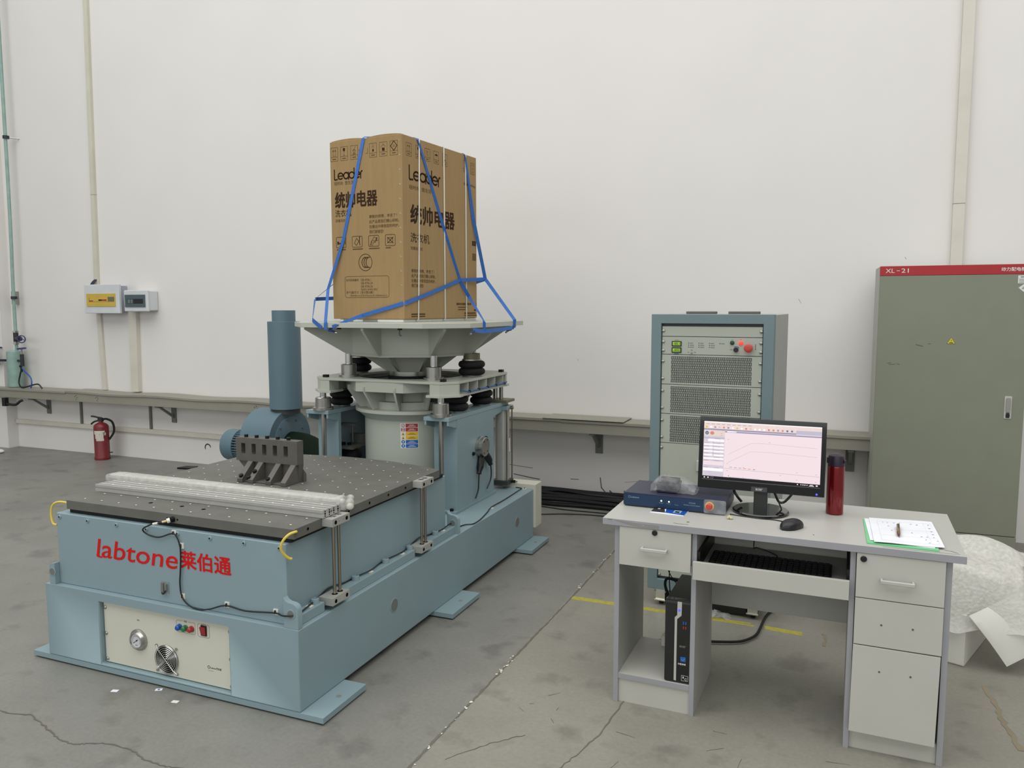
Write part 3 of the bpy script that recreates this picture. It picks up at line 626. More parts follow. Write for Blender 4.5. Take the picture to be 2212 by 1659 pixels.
# pedestals
def pedestal(xa, xb, inner):
    P = MB(); y0, y1, z0, z1 = 4.05, 4.58, .3555, .936
    if inner > 0: C = [(xa, y0), (xb, y0), (xb, y0+.03), (xa+.025, y0+.03), (xa+.025, y1-.03), (xb, y1-.03), (xb, y1), (xa, y1)]
    else: C = [(xa, y0), (xb, y0), (xb, y1), (xa, y1), (xa, y1-.03), (xb-.025, y1-.03), (xb-.025, y0+.03), (xa, y0+.03)]
    P.prism(C, z0, z1-.022, 'z', 'blue_paint')
    p = part('pedestal', P, vm)
    c = MB().box(xa-.012, xb+.002, 3.945, 4.82, .914, .937, 'blue_paint')
    for x in (xa-.008, xb-.014):
        c.prism([(4.05, .862), (4.05, .914), (3.948, .914), (3.948, .889)], x, x+.012, 'x', 'blue_paint'); c.prism([(4.58, .862), (4.817, .889), (4.817, .914), (4.58, .914)], x, x+.012, 'x', 'blue_paint')
    part('cap_plate', c, p, .0015)
    f = MB().box(xa-.004, xb+.001, 4.02, 4.62, .3552, .372, 'blue_paint'); part('foot_pad', f, p, .002)
    for x in (xa+.05, xb-.03):
        k = MB(); hexbolt(k, (x, 4.034, .372), .011, .014, 'dark_bolt'); part('bolt', k, p)
    xm = (xa+xb)/2
    w = MB().box(xm-.06, xm+.06, 4.2, 4.42, .655, .672, 'bracket_grey').box(xm-.05, xm+.05, 4.36, 4.40, .67, .73, 'bracket_grey').cyl((xm-.03, 4.25, .67), (xm-.03, 4.25, .69), .015, 'dark_bolt').cyl((xm+.01, 4.26, .67), (xm+.01, 4.26, .688), .013, 'dark_bolt')
    w.cyl((xm+.03, 4.27, .69), (xm+.03, 4.27, .80), .006, 'steel', 10).box(xm-.05, xm+.06, 4.25, 4.29, .80, .815, 'bracket_grey')
    part('trunnion_bracket', w, p)
    s = MB().lathe((xm, 4.30, 0), [(.05, .64), (.055, .648), (.055, .655)], 'gold_zinc', 30).lathe((xm, 4.30, 0), [(.05, .50), (.066, .52), (.07, .545), (.06, .57), (.07, .595), (.066, .62), (.05, .64)], 'black_rubber', 30)
    part('suspension_spring', s, p)
    return xm
xmr = pedestal(-2.164, -2.014, -1); xml = pedestal(-2.985, -2.835, 1)
# guide bearings on the pedestals, and the springs beside them
def bearing(x, y, below):
    mb = MB().lathe((x, y, 0), [(.062, .937), (.062, .954), (.048, .955), (.047, 1.012), (.043, 1.016), (.026, 1.016)], 'steel')
    part('bearing_housing', mb, vm)
    part('bearing_rod', MB().cyl((x, y, 1.014), (x, y, 1.0465), .019, 'bright_steel'), vm)
    if below: part('bearing_rod', MB().cyl((x, y, .40), (x, y, .913), .0155, 'steel'), vm)
bearing(-2.084, 3.985, True); bearing(-2.896, 3.985, True)
def air_spring(x, y, z0, z1, r, top=0):
    h = z1-z0; m = z0+h/2; k = h*.2
    a0_ = MB().lathe((x, y, 0), [(r*.72, z0), (r*.74, z0+.004), (r*.74, z0+.008), (r*.6, z0+.010)], 'steel', 32); a = MB().lathe((x, y, 0), [(r*.6, z1-.010), (r*.72, z1-.008), (r*.72, z1)], 'steel', 32)
    if top: a.lathe((x, y, 0), [(r*.62, z1), (r*.62, z1+top)], 'olive_metal', 32)
    pr = []
    for c in (z0+.010+(h-.02)*.25, z0+.010+(h-.02)*.75):
        q = (h-.02)*.25
        for i in range(9):
            t = -pi/2+pi*i/8; pr.append((r-q+q*cos(t)*1.0, c+q*sin(t)))
    sp = part('air_spring', MB().lathe((x, y, 0), pr, 'black_rubber', 36), vm, 0, 'black rubber air spring')
    part('end_plate', a, sp); part('end_plate', a0_, sp)
for y in (4.20, 4.56):
    air_spring(xmr-.002, y, .9372, 1.0465, .074); air_spring(xml, y, .9372, 1.0465, .074)
# pneumatic cylinder at the rear of the right pedestal
PX, PYc = -2.035, 4.775
pc = part('pneumatic_cylinder', MB().prism(rrect(PX-.043, PYc-.043, PX+.043, PYc+.043, .03, 5), .412, .888, 'z', 'aluminium'), vm)
for dx, dy in ((-.05, -.045), (.05, -.045), (.05, .045)): part('tie_rod', MB().cyl((PX+dx, PYc+dy, .41), (PX+dx, PYc+dy, .89), .005, 'rod_steel', 10), pc)
part('end_block', MB().box(PX-.057, PX+.057, PYc-.055, PYc+.055, .383, .413, 'tray_dark').cyl((PX+.057, PYc+.02, .398), (PX+.085, PYc+.02, .398), .010, 'dark_bolt', 10).cyl((PX+.085, PYc+.02, .398), (PX+.10, PYc+.02, .398), .006, 'steel', 8), pc, .002)
part('end_block', MB().box(PX-.057, PX+.057, PYc-.055, PYc+.055, .887, .9135, 'blue_paint').cyl((PX+.057, PYc+.0, .90), (PX+.08, PYc+.0, .90), .010, 'gold_zinc', 10), pc, .002)
part('end_block', MB().box(PX-.075, PX+.06, PYc-.07, PYc+.07, .9372, .955, 'olive_metal').cyl((PX, PYc-.02, .955), (PX, PYc-.02, 1.0465), .014, 'steel', 12).cyl((PX-.05, PYc-.0, .955), (PX-.05, PYc-.0, 1.0465), .02, 'bright_steel', 12), pc, .002)
part('tag', MB().box(PX+.0432, PX+.0438, PYc+.012, PYc+.028, .60, .69, 'label_white'), pc)
# trunnion disc, plugs and bolts on the outer face of the right pedestal
part('trunnion_disc', MB().lathe((-2.014, 4.36, .705), [(.064, 0), (.064, .018), (.060, .02), (.060, .042), (.056, .045)], 'steel', 36, 'x').cyl((-1.969, 4.335, .74), (-1.9685, 4.335, .74), .005, 'dark_hole', 8).cyl((-1.969, 4.385, .745), (-1.9685, 4.385, .745), .005, 'dark_hole', 8).cyl((-1.969, 4.385, .675), (-1.9685, 4.385, .675), .005, 'dark_hole', 8).cyl((-1.969, 4.335, .67), (-1.9685, 4.335, .67), .005, 'dark_hole', 8), vm)
mb = MB(); mb.cyl((-2.014, 4.265, .676), (-2.002, 4.265, .676), .011, 'dark_bolt', 8); part('bolt', mb, vm); part('bolt', MB().cyl((-2.014, 4.45, .745), (-2.002, 4.45, .745), .011, 'dark_bolt', 8), vm)
for pts, w in (([(-2.000, 4.355, .640), (-1.995, 4.335, .60), (-1.992, 4.305, .545)], 1), ([(-2.000, 4.42, .65), (-1.99, 4.44, .62), (-1.985, 4.465, .575)], 2)):
    q = MB().tube(pts, lambda t: .022 if t < .7 else .015, 'black_plastic', 10, 3)
    q.cyl((-2.013, pts[0][1], pts[0][2]+.01), (-1.985, pts[0][1], pts[0][2]+.01), .012, 'black_plastic', 10)
    e = Vector(pts[-1]); q.tube([e, e+Vector((0, -.005 if w == 1 else .01, -.05)), e+Vector((-.003, -.006 if w == 1 else .005, -.10)), e+Vector((-.012, -.025 if w == 1 else -.03, -.15))], .0045, 'black_plastic', 8)
    part('cable_plug', q, vm, 0, 'black plug with a short hanging cable')
# shaker body
part('shaker_body', MB().lathe((AX, AY, 0), [(.30, .36), (.30, .876), (.296, .8765), (.296, .88), (.30, .8805), (.345, .922), (.357, .925), (.357, .944), (.30, .946)], 'grey_white_paint', 72), vm)
mb = MB()
va = atan2(-AY, -AX)
for k, (m1, m2) in enumerate((('label_white', 'label_red'), ('label_red', 'label_red'), ('label_white', 'label_amber'), ('label_white', 'label_amber'), ('label_blue', 'label_blue'), ('label_blue', 'label_blue'))):
    pass
a0, a1 = va-.25, va+.115
def arcx(u): return a0+(a1-a0)*u
wrap_quad(mb, (AX, AY), .3006, a0, a1, .715, .868, 'label_white', 10)
for k, m2 in enumerate(('label_red', 'label_red', 'label_amber', 'label_amber', 'label_blue', 'label_blue')):
    z1 = .8645-k*.0248; z0 = z1-.0222
    wrap_quad(mb, (AX, AY), .3010, arcx(.30), arcx(.97), z0, z1, m2, 8)
    tm = 'label_white' if m2 != 'label_amber' else 'print_ink_soft'
    wrap_quad(mb, (AX, AY), .3013, arcx(.5), arcx(.76), z0+.013, z0+.0155, tm, 4); wrap_quad(mb, (AX, AY), .3013, arcx(.42), arcx(.85), z0+.006, z0+.0085, tm, 4)
    def cp_(u, z): return (AX+.3012*cos(arcx(u)), AY+.3012*sin(arcx(u)), z)
    def pl(pts, m): mb.add([cp_(u, z) for u, z in pts], [list(range(len(pts)))], m)
    zc = (z0+z1)/2
    if k in (2, 3): pl([(.05, z0+.001), (.26, z0+.001), (.155, z1-.001)], 'label_amber'); pl([(.12, z0+.004), (.19, z0+.004), (.155, z1-.007)], 'black_mark')
    elif k == 1: pl([(.04, z0+.001), (.27, z0+.001), (.27, z1-.001), (.04, z1-.001)], 'label_red'); pl([(.08, z0+.004), (.24, z0+.004), (.24, z0+.008), (.08, z0+.008)], 'label_white'); pl([(.08, z0+.013), (.24, z0+.013), (.24, z0+.018), (.08, z0+.018)], 'label_white')
    else:
        pl([(.155+.105*cos(t*pi/8), zc+.0105*sin(t*pi/8)) for t in range(16)], 'label_blue' if k > 3 else 'label_red')
        pl([(.155+.075*cos(t*pi/8)+.0, zc+.0075*sin(t*pi/8)) for t in range(16)] if k == 0 else [(.12, zc-.004), (.19, zc-.004), (.18, zc+.005), (.13, zc+.005)], 'label_white')
        if k == 0: pl([(.13, zc-.004), (.18, zc-.004), (.155, zc+.004)], 'black_mark')
lb = part('safety_label', mb, vm, 0, 'safety label with red, yellow and blue rows')
# guide frame
def ring_plate(mb, outer, r, z0, z1, m, n=96, cx=AX, cy=AY):
    # outer: closed polygon around (cx,cy); hole radius r
    angs = sorted(set([round(2*pi*i/n, 6) for i in range(n)] + [round(atan2(p[1]-cy, p[0]-cx) % (2*pi), 6) for p in outer])); vs = []
    def hit(a):
        d = (cos(a), sin(a)); best = None
        for i in range(len(outer)):
            p, q = outer[i], outer[(i+1) % len(outer)]; e = (q[0]-p[0], q[1]-p[1]); den = d[0]*e[1]-d[1]*e[0]
            if abs(den) < 1e-12: continue
            w = (p[0]-cx, p[1]-cy); t = (w[0]*e[1]-w[1]*e[0])/den; u = (w[0]*d[1]-w[1]*d[0])/den
            if t > 0 and -1e-6 <= u <= 1+1e-6: best = t if best is None else min(best, t)
        return best
    k = len(angs)
    for a in angs:
        R = hit(a); c, s = cos(a), sin(a)
        vs += [(cx+R*c, cy+R*s, z0), (cx+R*c, cy+R*s, z1), (cx+r*c, cy+r*s, z1), (cx+r*c, cy+r*s, z0)]
    fs = []
    for i in range(k):
        j = (i+1) % k
        for q in range(4): fs.append((4*i+q, 4*j+q, 4*j+(q+1) % 4, 4*i+(q+1) % 4))
    return mb.add(vs, fs, m)
gf0, gf1, gx0, gx1, ch = 3.957, 4.845, -2.977, -1.995, .082
gout = [(gx0+ch, gf0), (-2.70, gf0), (-2.56, gf0+.012), (-2.40, gf0+.012), (-2.25, gf0), (gx1-ch, gf0), (gx1, gf0+ch), (gx1, gf1-ch), (gx1-ch, gf1), (gx0+ch, gf1), (gx0, gf1-ch), (gx0, gf0+ch)]
gp = part('guide_frame', ring_plate(MB(), gout, .338, 1.1225, 1.1375, 'grey_white_paint'), vm, .002, angle=30)
def corner(sx, sy):
    # hollow corner block + lower flange
    x = gx1 if sx > 0 else gx0; y = gf0 if sy < 0 else gf1
    w = .145; d = .10; c = ch
    P = [(x-sx*(w+.0), y), (x-sx*c, y), (x, y-sy*c), (x, y-sy*d), (x-sx*w, y-sy*d)]
    mb = MB().prism([(p[0]-sx*.002, p[1]-sy*.002) for p in P], 1.060, 1.1225, 'z', 'grey_white_paint')
    e = .012
    Q = [(x-sx*(w+.02), y+sy*e), (x-sx*(c-.004), y+sy*e), (x+sx*e, y-sy*(c-.004)), (x+sx*e, y-sy*(d+.02)), (x-sx*(w+.02), y-sy*(d+.02))]
    mb.prism(Q, 1.0465, 1.061, 'z', 'grey_white_paint')
    part('corner_block', mb, gp, .0015)
for sx in (1, -1):
    for sy in (1, -1): corner(sx, sy)
for sx in (1, -1):
    x = gx1 if sx > 0 else gx0
    mb = MB().box(min(x, x-sx*.09), max(x, x-sx*.09), 4.058, 4.745, 1.0466, 1.0615, 'grey_white_paint').box(min(x-sx*.082, x-sx*.09), max(x-sx*.082, x-sx*.09), 4.058, 4.745, 1.0615, 1.1225, 'grey_white_paint')
    for i in range(5): y = 4.175+.132*i; mb.box(min(x-sx*.004, x-sx*.082), max(x-sx*.004, x-sx*.082), y-.004, y+.004, 1.0615, 1.1225, 'grey_white_paint')
    part('side_rail', mb, gp)
    if sx > 0:
        w = MB().tube([(x+.002, 4.07, 1.085), (x+.005, 4.12, 1.075), (x+.006, 4.175, 1.066), (x+.006, 4.3, 1.068), (x+.006, 4.44, 1.067), (x+.006, 4.57, 1.068), (x+.006, 4.70, 1.069), (x+.004, 4.745, 1.075)], .004, 'blue_strap', 6)
        for i in range(5): w.box(x-.004, x+.012, 4.171+.132*i, 4.179+.132*i, 1.062, 1.074, 'dark_bolt')
        part('blue_cord', w, gp, 0, 'thin blue cord')
mb = MB()
for x, y in ((gx0+.09, gf0+.05), (gx1-.075, gf0+.035), (gx1-.04, gf1-.09), (gx0+.05, gf1-.07)): part('stop_block', MB().box(x-.014, x+.014, y-.014, y+.014, 1.1375, 1.153, 'dark_bolt'), gp)
# support cone between guide frame and shaker
def octa(r, z, rot=pi/2, n=8): return [(AX+r*cos(rot+2*pi*i/n), AY+r*sin(rot+2*pi*i/n), z) for i in range(n)]
mb = MB(); n = 8
o1 = octa(.425, 1.062, pi/8); o2 = octa(.425, 1.1225, pi/8); o3 = octa(.41, 1.062, pi/8); o4 = octa(.41, 1.1225, pi/8)
mb.add(o1+o2+o3+o4, [(i, (i+1) % 8, 8+(i+1) % 8, 8+i) for i in range(8)]+[(16+(i+1) % 8, 16+i, 24+i, 24+(i+1) % 8) for i in range(8)]+[(i, 16+i, 16+(i+1) % 8, (i+1) % 8) for i in range(8)], 'grey_white_paint')
mb.lathe((AX, AY, 0), [(.292, .945), (.292, .990)], 'grey_white_paint', 48); mb.lathe((AX, AY, 0), [(.24, .99), (.24, 1.062)], 'grey_white_paint', 48)
for i in range(12):
    a = -pi/2+radians(15)+2*pi*i/12; c, s = cos(a), sin(a); tx, ty = -s*.006, c*.006
    prof = [(.242, .947), (.335, .947), (.412, 1.064), (.412, 1.09), (.242, 1.09)]
    vs = [(AX+r*c+k*tx, AY+r*s+k*ty, z) for k in (-1, 1) for r, z in prof]
    mb.add(vs, [(4,3,2,1,0), (5,6,7,8,9)]+[(i2, (i2+1) % 5, 5+(i2+1) % 5, 5+i2) for i2 in range(5)], 'grey_white_paint')
part('support_cone', mb, vm)
# armature in the opening
part('armature', MB().lathe((AX, AY, 0), [(.337, 1.07), (.337, 1.105), (.30, 1.108), (.28, 1.10), (.2, 1.112), (.12, 1.115)], 'black_rubber', 60).lathe((AX, AY, 0), [(.14, 1.113), (.152, 1.118), (.152, 1.135)], 'black_rubber', 48), vm)
mb = MB().lathe((AX, AY, 0), [(.148, 1.135), (.152, 1.138), (.152, 1.164), (.149, 1.167)], 'steel', 48); part('neck_ring', mb, vm)
mb = MB()
rb_ = part('ring_bolt', mb.cyl((AX+.128, AY, 1.167), (AX+.128, AY, 1.181), .010, 'dark_bolt', 10), vm)
copies(rb_, [(.128*(cos(2*pi*i/16)-1), .128*sin(2*pi*i/16), 0) for i in range(1, 16)])
# expander head
EX, EY = -2.484, 4.372
ex = part('expander_plate', MB().prism(octagon(EX, EY, .598, .402), 1.4475, 1.4755, 'z', 'grey_white_paint'), vm, .0015)
mb = MB()
def octx(r, z, rot=0): return [(EX+r*cos(rot+pi/4*i), EY+r*sin(rot+pi/4*i), z) for i in range(8)]
q1 = octx(.386, 1.279); q2 = octx(.386, 1.4475); mb.add(q1+q2, [(i, (i+1) % 8, 8+(i+1) % 8, 8+i) for i in range(8)], 'grey_white_paint')
q1 = octx(.392, 1.268); q2 = octx(.392, 1.281); mb.add(q1+q2, [(i, (i+1) % 8, 8+(i+1) % 8, 8+i) for i in range(8)]+[tuple(range(8))[::-1], tuple(range(8, 16))], 'grey_white_paint')
q1 = octx(.168, 1.165); q2 = octx(.24, 1.269); mb.add(q1+q2, [(i, (i+1) % 8, 8+(i+1) % 8, 8+i) for i in range(8)]+[tuple(range(8))[::-1]], 'grey_white_paint')
def rib(prof, a, th):
    c, s = cos(a), sin(a); tx, ty = -s*th/2, c*th/2; n = len(prof)
    vs = [(EX+r*c+k*tx, EY+r*s+k*ty, z) for k in (-1, 1) for r, z in prof]
    mb.add(vs, [tuple(range(n))[::-1], tuple(range(n, 2*n))]+[(i, (i+1) % n, n+(i+1) % n, n+i) for i in range(n)], 'grey_white_paint')
for i in range(8):
    a = pi/4*i; R = .575 if i % 2 == 0 else .67
    rib([(.36, 1.2795), (.42, 1.2795), (R, 1.432), (R, 1.4475), (.36, 1.4475)], a, .016)
    rib([(.15, 1.169), (.175, 1.169), (.32, 1.269), (.15, 1.269)], a, .014)
part('expander_head', mb, vm)
mb = MB().cyl((EX-.17, EY-.55, 1.4475), (EX-.17, EY-.55, 1.438), .012, 'dark_bolt', 12).tube([(-2.285, 3.88, 1.448), (-2.285, 3.875, 1.42), (-2.28, 3.87, 1.405), (-2.265, 3.86, 1.405)], .004, 'bracket_grey', 6).cyl((-2.285, 3.88, 1.4475), (-2.285, 3.88, 1.436), .014, 'dark_bolt', 10)
part('hook_bolt', mb, vm)
for dx in (-.297, .297):
    for dy in (-.275, .275):
        x, y = EX+dx, EY+dy
        mb = MB().lathe((x, y, 0), [(.062, 1.1375), (.062, 1.150), (.047, 1.152), (.047, 1.212), (.043, 1.216), (.025, 1.216)], 'steel'); part('bearing_housing', mb, vm)
        part('bearing_rod', MB().cyl((x, y, 1.214), (x, y, 1.28), .0215, 'bright_steel'), vm)
for s in (-1, 1):
    air_spring(EX+s*.411, EY+.01, 1.1378, 1.2455, .083, .035)
part('junction_box', MB().box(-2.05, -1.812, 4.8105, 4.93, .09, .385, 'cream_panel'), vm, .004)

# ================================================================ THINGS ON THE SLIP TABLE
ZP = .7312
t = thing('fixture_block', 'dark grey slotted metal fixture with black bolts standing on the slip table', 'fixture', (-2.49, 2.99, ZP))
FX0, FX1 = -2.64, -2.335
fb = MB()
for z0, z1 in ((.8185, .850), (.905, .932)): fb.box(-2.70, -2.335, 2.998, 3.045, z0, z1, 'fixture_grey')
sx = [-2.655+.0635*i for i in range(5)]
xs2 = [-2.70]
for x in sx: xs2 += [x-.0125, x+.0125]
xs2.append(-2.335)
for i in range(0, len(xs2), 2): fb.box(xs2[i], xs2[i+1], 2.998, 3.045, .850, .905, 'fixture_grey')
for x in sx: fb.prism([(x-.0126+.0126*(1-cos(a))*1.0, .8495) if 0 else (x+.0126*cos(a), .850) for a in (0,)]+[(x-.0126, .850), (x-.0126, .862), (x-.009, .855), (x, .852), (x+.009, .855), (x+.0126, .862)], 2.999, 3.044, 'y', 'fixture_grey')
fb.prism([(-2.70, .8187), (-2.335, .8187), (-2.345, .735), (-2.62, .735)], 3.012, 3.045, 'y', 'fixture_grey')
part('slotted_block', fb, t, 0)
fb = MB().prism([(3.045, ZP), (3.065, ZP), (3.065, .765), (3.045, .79)], -2.625, -2.335, 'x', 'fixture_grey').box(-2.62, -2.345, 2.935, 3.05, ZP, .736, 'fixture_grey')
part('base_plate', fb, t, .001)
for x in (-2.612, -2.548, -2.444, -2.357):
    w = .0225 if x < -2.4 else .022
    part('rib', MB().prism([(2.918, (ZP+.0002)), (2.918, .748), (2.996, .8185), (3.012, .8185), (3.012, (ZP+.0002))], x-w/2-.005, x+w/2+.002, 'x', 'fixture_grey'), t, .0008)
bo = part('bolt', MB().cyl((-2.655, 3.022, .932), (-2.655, 3.022, .945), .0095, 'dark_bolt', 12), t); copies(bo, [(.0635*i, 0, 0) for i in range(1, 5)])
for x, y, z in ((-2.613, 2.932, .7615), (-2.55, 2.955, .7825), (-2.566, 2.930, .757), (-2.452, 2.930, .757)):
    part('bolt', MB().cyl((x, y, z-.006), (x, y-.005, z+.005), .0105, 'dark_bolt', 14), t)
# aluminium profiles
def profile(y0, label, x0):
    w, h = .0575, .031; s = .004; d = .0045
    def notch(c): return [(c-s, h), (c-s, h-d), (c-s-.002, h-d-.003), (c+s+.002, h-d-.003), (c+s, h-d), (c+s, h)]
    pts = [(0, 0), (w, 0), (w, h*.35), (w-.005, h*.37), (w-.005, h*.63), (w, h*.65), (w, h)] + notch(w*.75)[::-1] + notch(w*.25)[::-1] + [(0, h), (0, h*.65), (.005, h*.63), (.005, h*.37), (0, h*.35)]
    t = thing('aluminium_profile', label, 'profile', (-2.47, y0, ZP), group='aluminium profiles on the slip table')
    part('bar', MB().prism([(y0+a, ZP+b) for a, b in pts], x0, -1.852, 'x', 'aluminium'), t)
    e = MB()
    for c in (w*.25, w*.75): e.cyl((-1.852, y0+c, ZP+h*.5), (-1.8515, y0+c, ZP+h*.5), .0045, 'dark_hole', 10); e.box(-1.852, -1.8516, y0+c-.0035, y0+c+.0035, ZP+.004, ZP+.0085, 'dark_hole'); e.box(-1.852, -1.8516, y0+c-.0035, y0+c+.0035, ZP+.022, ZP+.0268, 'dark_hole')
    part('end_slots', e, t)
    q = part('hole', MB().cyl((-3.02, y0+w*.5, ZP+h), (-3.02, y0+w*.5, ZP+h+.0004), .005, 'clip_white', 12), t); copies(q, [(.1*i, 0, 0) for i in range(1, 12)])
profile(2.528, 'bare aluminium profile lying along the front edge of the slip table, nearest the red lettering', -3.10)
profile(2.5865, 'bare aluminium profile on the slip table, between the front profile and the film-wrapped one', -3.09)
t = thing('wrapped_profile', 'aluminium profile bundle wrapped in clear film on the slip table', 'profile', (-2.5, 2.69, ZP))
part('bar', MB().prism([(2.656, ZP), (2.722, ZP), (2.722, ZP+.046), (2.656, ZP+.046), (2.656, ZP+.029), (2.661, ZP+.028), (2.661, ZP+.020), (2.656, ZP+.019)], -3.17, -1.88, 'x', 'aluminium'), t, .001)
q = part('hole', MB().cyl((-3.02, 2.6515, ZP+.008), (-3.02, 2.6475, ZP+.008), .006, 'dark_bolt', 10), t); copies(q, [(.1*i, 0, 0) for i in range(1, 12)])
mb = MB(); n = 90; k = 14; vs = []
for i in range(n+1):
    x = -3.19+1.345*i/n; end = max(0, (i-n+7)/7); en2 = max(0, (4-i)/4)
    for j in range(k):
        a = 2*pi*j/k; cy, cz = 2.687, ZP+.024
        ry = .04*(1-.25*end-.3*en2); rz = .0265*(1-.1*end-.3*en2)
        sy = (abs(cos(a))**.45)*(1 if cos(a) > 0 else -1); sz = (abs(sin(a))**.45)*(1 if sin(a) > 0 else -1)
        jt = random.uniform(0, .0012)+end*random.uniform(-.005, .010)
        vs.append((x+end*random.uniform(-.01, .01), cy+sy*(ry+jt), max(ZP+.0005, cz+sz*(rz+jt))))
fs = [(i*k+j, i*k+(j+1) % k, (i+1)*k+(j+1) % k, (i+1)*k+j) for i in range(n) for j in range(k)]+[tuple(range(k))[::-1], tuple(n*k+j for j in range(k))]
part('film', mb.add(vs, fs, 'stretch_film'), t, 0, 'crinkled clear stretch film', angle=100)
fe = MB()
for c, r in (((-1.835, 2.69, ZP+.03), .018), ((-1.822, 2.672, ZP+.018), .016), ((-1.842, 2.705, ZP+.045), .015), ((-1.85, 2.66, ZP+.04), .012)): fe.sphere(c, r, 'stretch_film', 12, (1, 1.1, .9))
part('film_end', fe, t)
# sensor cable
t = thing('sensor_cable', 'thin black sensor cable clipped along the slip table housing and base', 'cable', (-2.4, 2.34, .36))
pts = [(-2.472, 2.335, .705), (-2.50, 2.322, .698), (-2.535, 2.32, .69), (-2.593, 2.325, .662), (-2.585, 2.335, .640), (-2.55, 2.338, .631), (-2.512, 2.338, .634), (-2.45, 2.339, .655), (-2.425, 2.339, .640), (-2.411, 2.339, .605), (-2.411, 2.34, .56), (-2.416, 2.34, .5), (-2.421, 2.34, .448), (-2.412, 2.339, .396), (-2.374, 2.335, .368), (-2.32, 2.333, .359), (-2.265, 2.335, .368), (-2.187, 2.339, .393), (-2.09, 2.34, .385), (-1.948, 2.339, .399), (-1.90, 2.322, .402), (-1.86, 2.318, .408), (-1.845, 2.335, .412), (-1.856, 2.38, .402), (-1.866, 2.449, .404), (-1.886, 2.527, .400), (-1.889, 2.606, .415), (-1.890, 2.72, .40), (-1.886, 2.799, .40), (-1.868, 2.884, .404), (-1.888, 3.022, .40), (-1.870, 3.156, .404), (-1.888, 3.266, .400), (-1.891, 3.37, .415), (-1.888, 3.496, .40), (-1.870, 3.575, .404), (-1.868, 3.67, .41), (-1.868, 3.72, .385), (-1.884, 3.76, .361), (-1.866, 3.841, .360), (-1.832, 3.873, .3598), (-1.829, 3.93, .3598), (-1.834, 3.99, .360), (-1.861, 4.139, .360), (-1.883, 4.243, .362), (-1.884, 4.443, .360), (-1.892, 4.724, .362), (-1.90, 4.78, .360), (-1.945, 4.79, .360)]
part('cable', MB().tube(pts, .0032, 'black_plastic', 6, 4), t)
mb = MB().cyl((-2.462, 2.359, .708), (-2.464, 2.345, .7075), .012, 'dark_bolt', 12).cyl((-2.464, 2.345, .7075), (-2.472, 2.336, .705), .010, 'clip_white', 12).cyl((-2.472, 2.336, .705), (-2.488, 2.328, .701), .005, 'gold_zinc', 10).cyl((-2.505, 2.321, .697), (-2.53, 2.32, .691), .0046, 'clip_white', 8)
part('sensor', mb, t)

# ================================================================ CARTON AND STRAPS
bx = thing('washing_machine_carton', 'tall brown printed appliance carton strapped on top of the shaker plate', 'carton', (-.27, .42, -.0175), BOXF)
HX, HY, HZ = -.533, .844, 1.064
mb = MB(); nz = 10; vs = []; fs = []
ring = []
for k in range(nz+1):
    z = HZ*k/nz; bl = .006*sin(pi*k/nz)
    for x, y in ((0, 0), (0, HY), (HX, HY), (HX, 0)):
        vs.append((x+(bl*.0), y, z))
for k in range(nz):
    for j in range(4): fs.append((4*k+j, 4*k+(j+1) % 4, 4*k+4+(j+1) % 4, 4*k+4+j))
fs += [(3, 2, 1, 0), tuple(4*nz+j for j in range(4))]
part('carton', mb.add(vs, fs, 'cardboard'), bx, .003)
mb = MB()
for xa, xb in ((HX+.01, -.285), (-.255, -.01)):
    n = 10; vs = []
    for i in range(n+1):
        x = xa+(xb-xa)*i/n; h = .008*sin(pi*(i/n))**.8
        for y, z in ((.004, HZ+.0006), (.004, HZ+.003+h), (.40, HZ+.003+h*.4), (.40, HZ+.0006)): vs.append((x, y, z))
    mb.add(vs, [(4*i+j, 4*i+(j+1) % 4, 4*i+4+(j+1) % 4, 4*i+4+j) for i in range(n) for j in range(4)]+[(3, 2, 1, 0), tuple(4*n+j for j in range(4))], 'cardboard')
part('top_flaps', mb, bx)
def word_leader(D, x0, z0, x1, z1, w, m):
    W, H = x1-x0, z1-z0; xh = H*.66; r = xh/2-w*.3
    def X(f): return x0+W*f
    rx = W*.088
    D.line([(X(.01), z1), (X(.01), z0+H*.12), (X(.025), z0+H*.03), (X(.05), z0+w*.3), (X(.12), z0+w*.5)], w, m)
    def ring(cx, a0, a1): D.line([(cx+rx*cos(a0+(a1-a0)*i/22), z0+xh/2+w*.2+r*sin(a0+(a1-a0)*i/22)) for i in range(23)], w, m)
    def e(cx): ring(cx, .05, 2*pi-.75); D.line([(cx-rx*.75, z0+xh/2+w*.2), (cx+rx, z0+xh/2+w*.2)], w, m)
    e(X(.23)); ring(X(.43), 0, 2*pi); D.line([(X(.43)+rx, z0+xh), (X(.43)+rx, z0)], w, m)
    ring(X(.63), 0, 2*pi); D.line([(X(.63)+rx, z1), (X(.63)+rx, z0)], w, m); e(X(.83))
    D.line([(X(.945), z0), (X(.945), z0+xh*.62), (X(.96), z0+xh*.88), (X(.985), z0+xh), (X(1), z0+xh)], w, m)
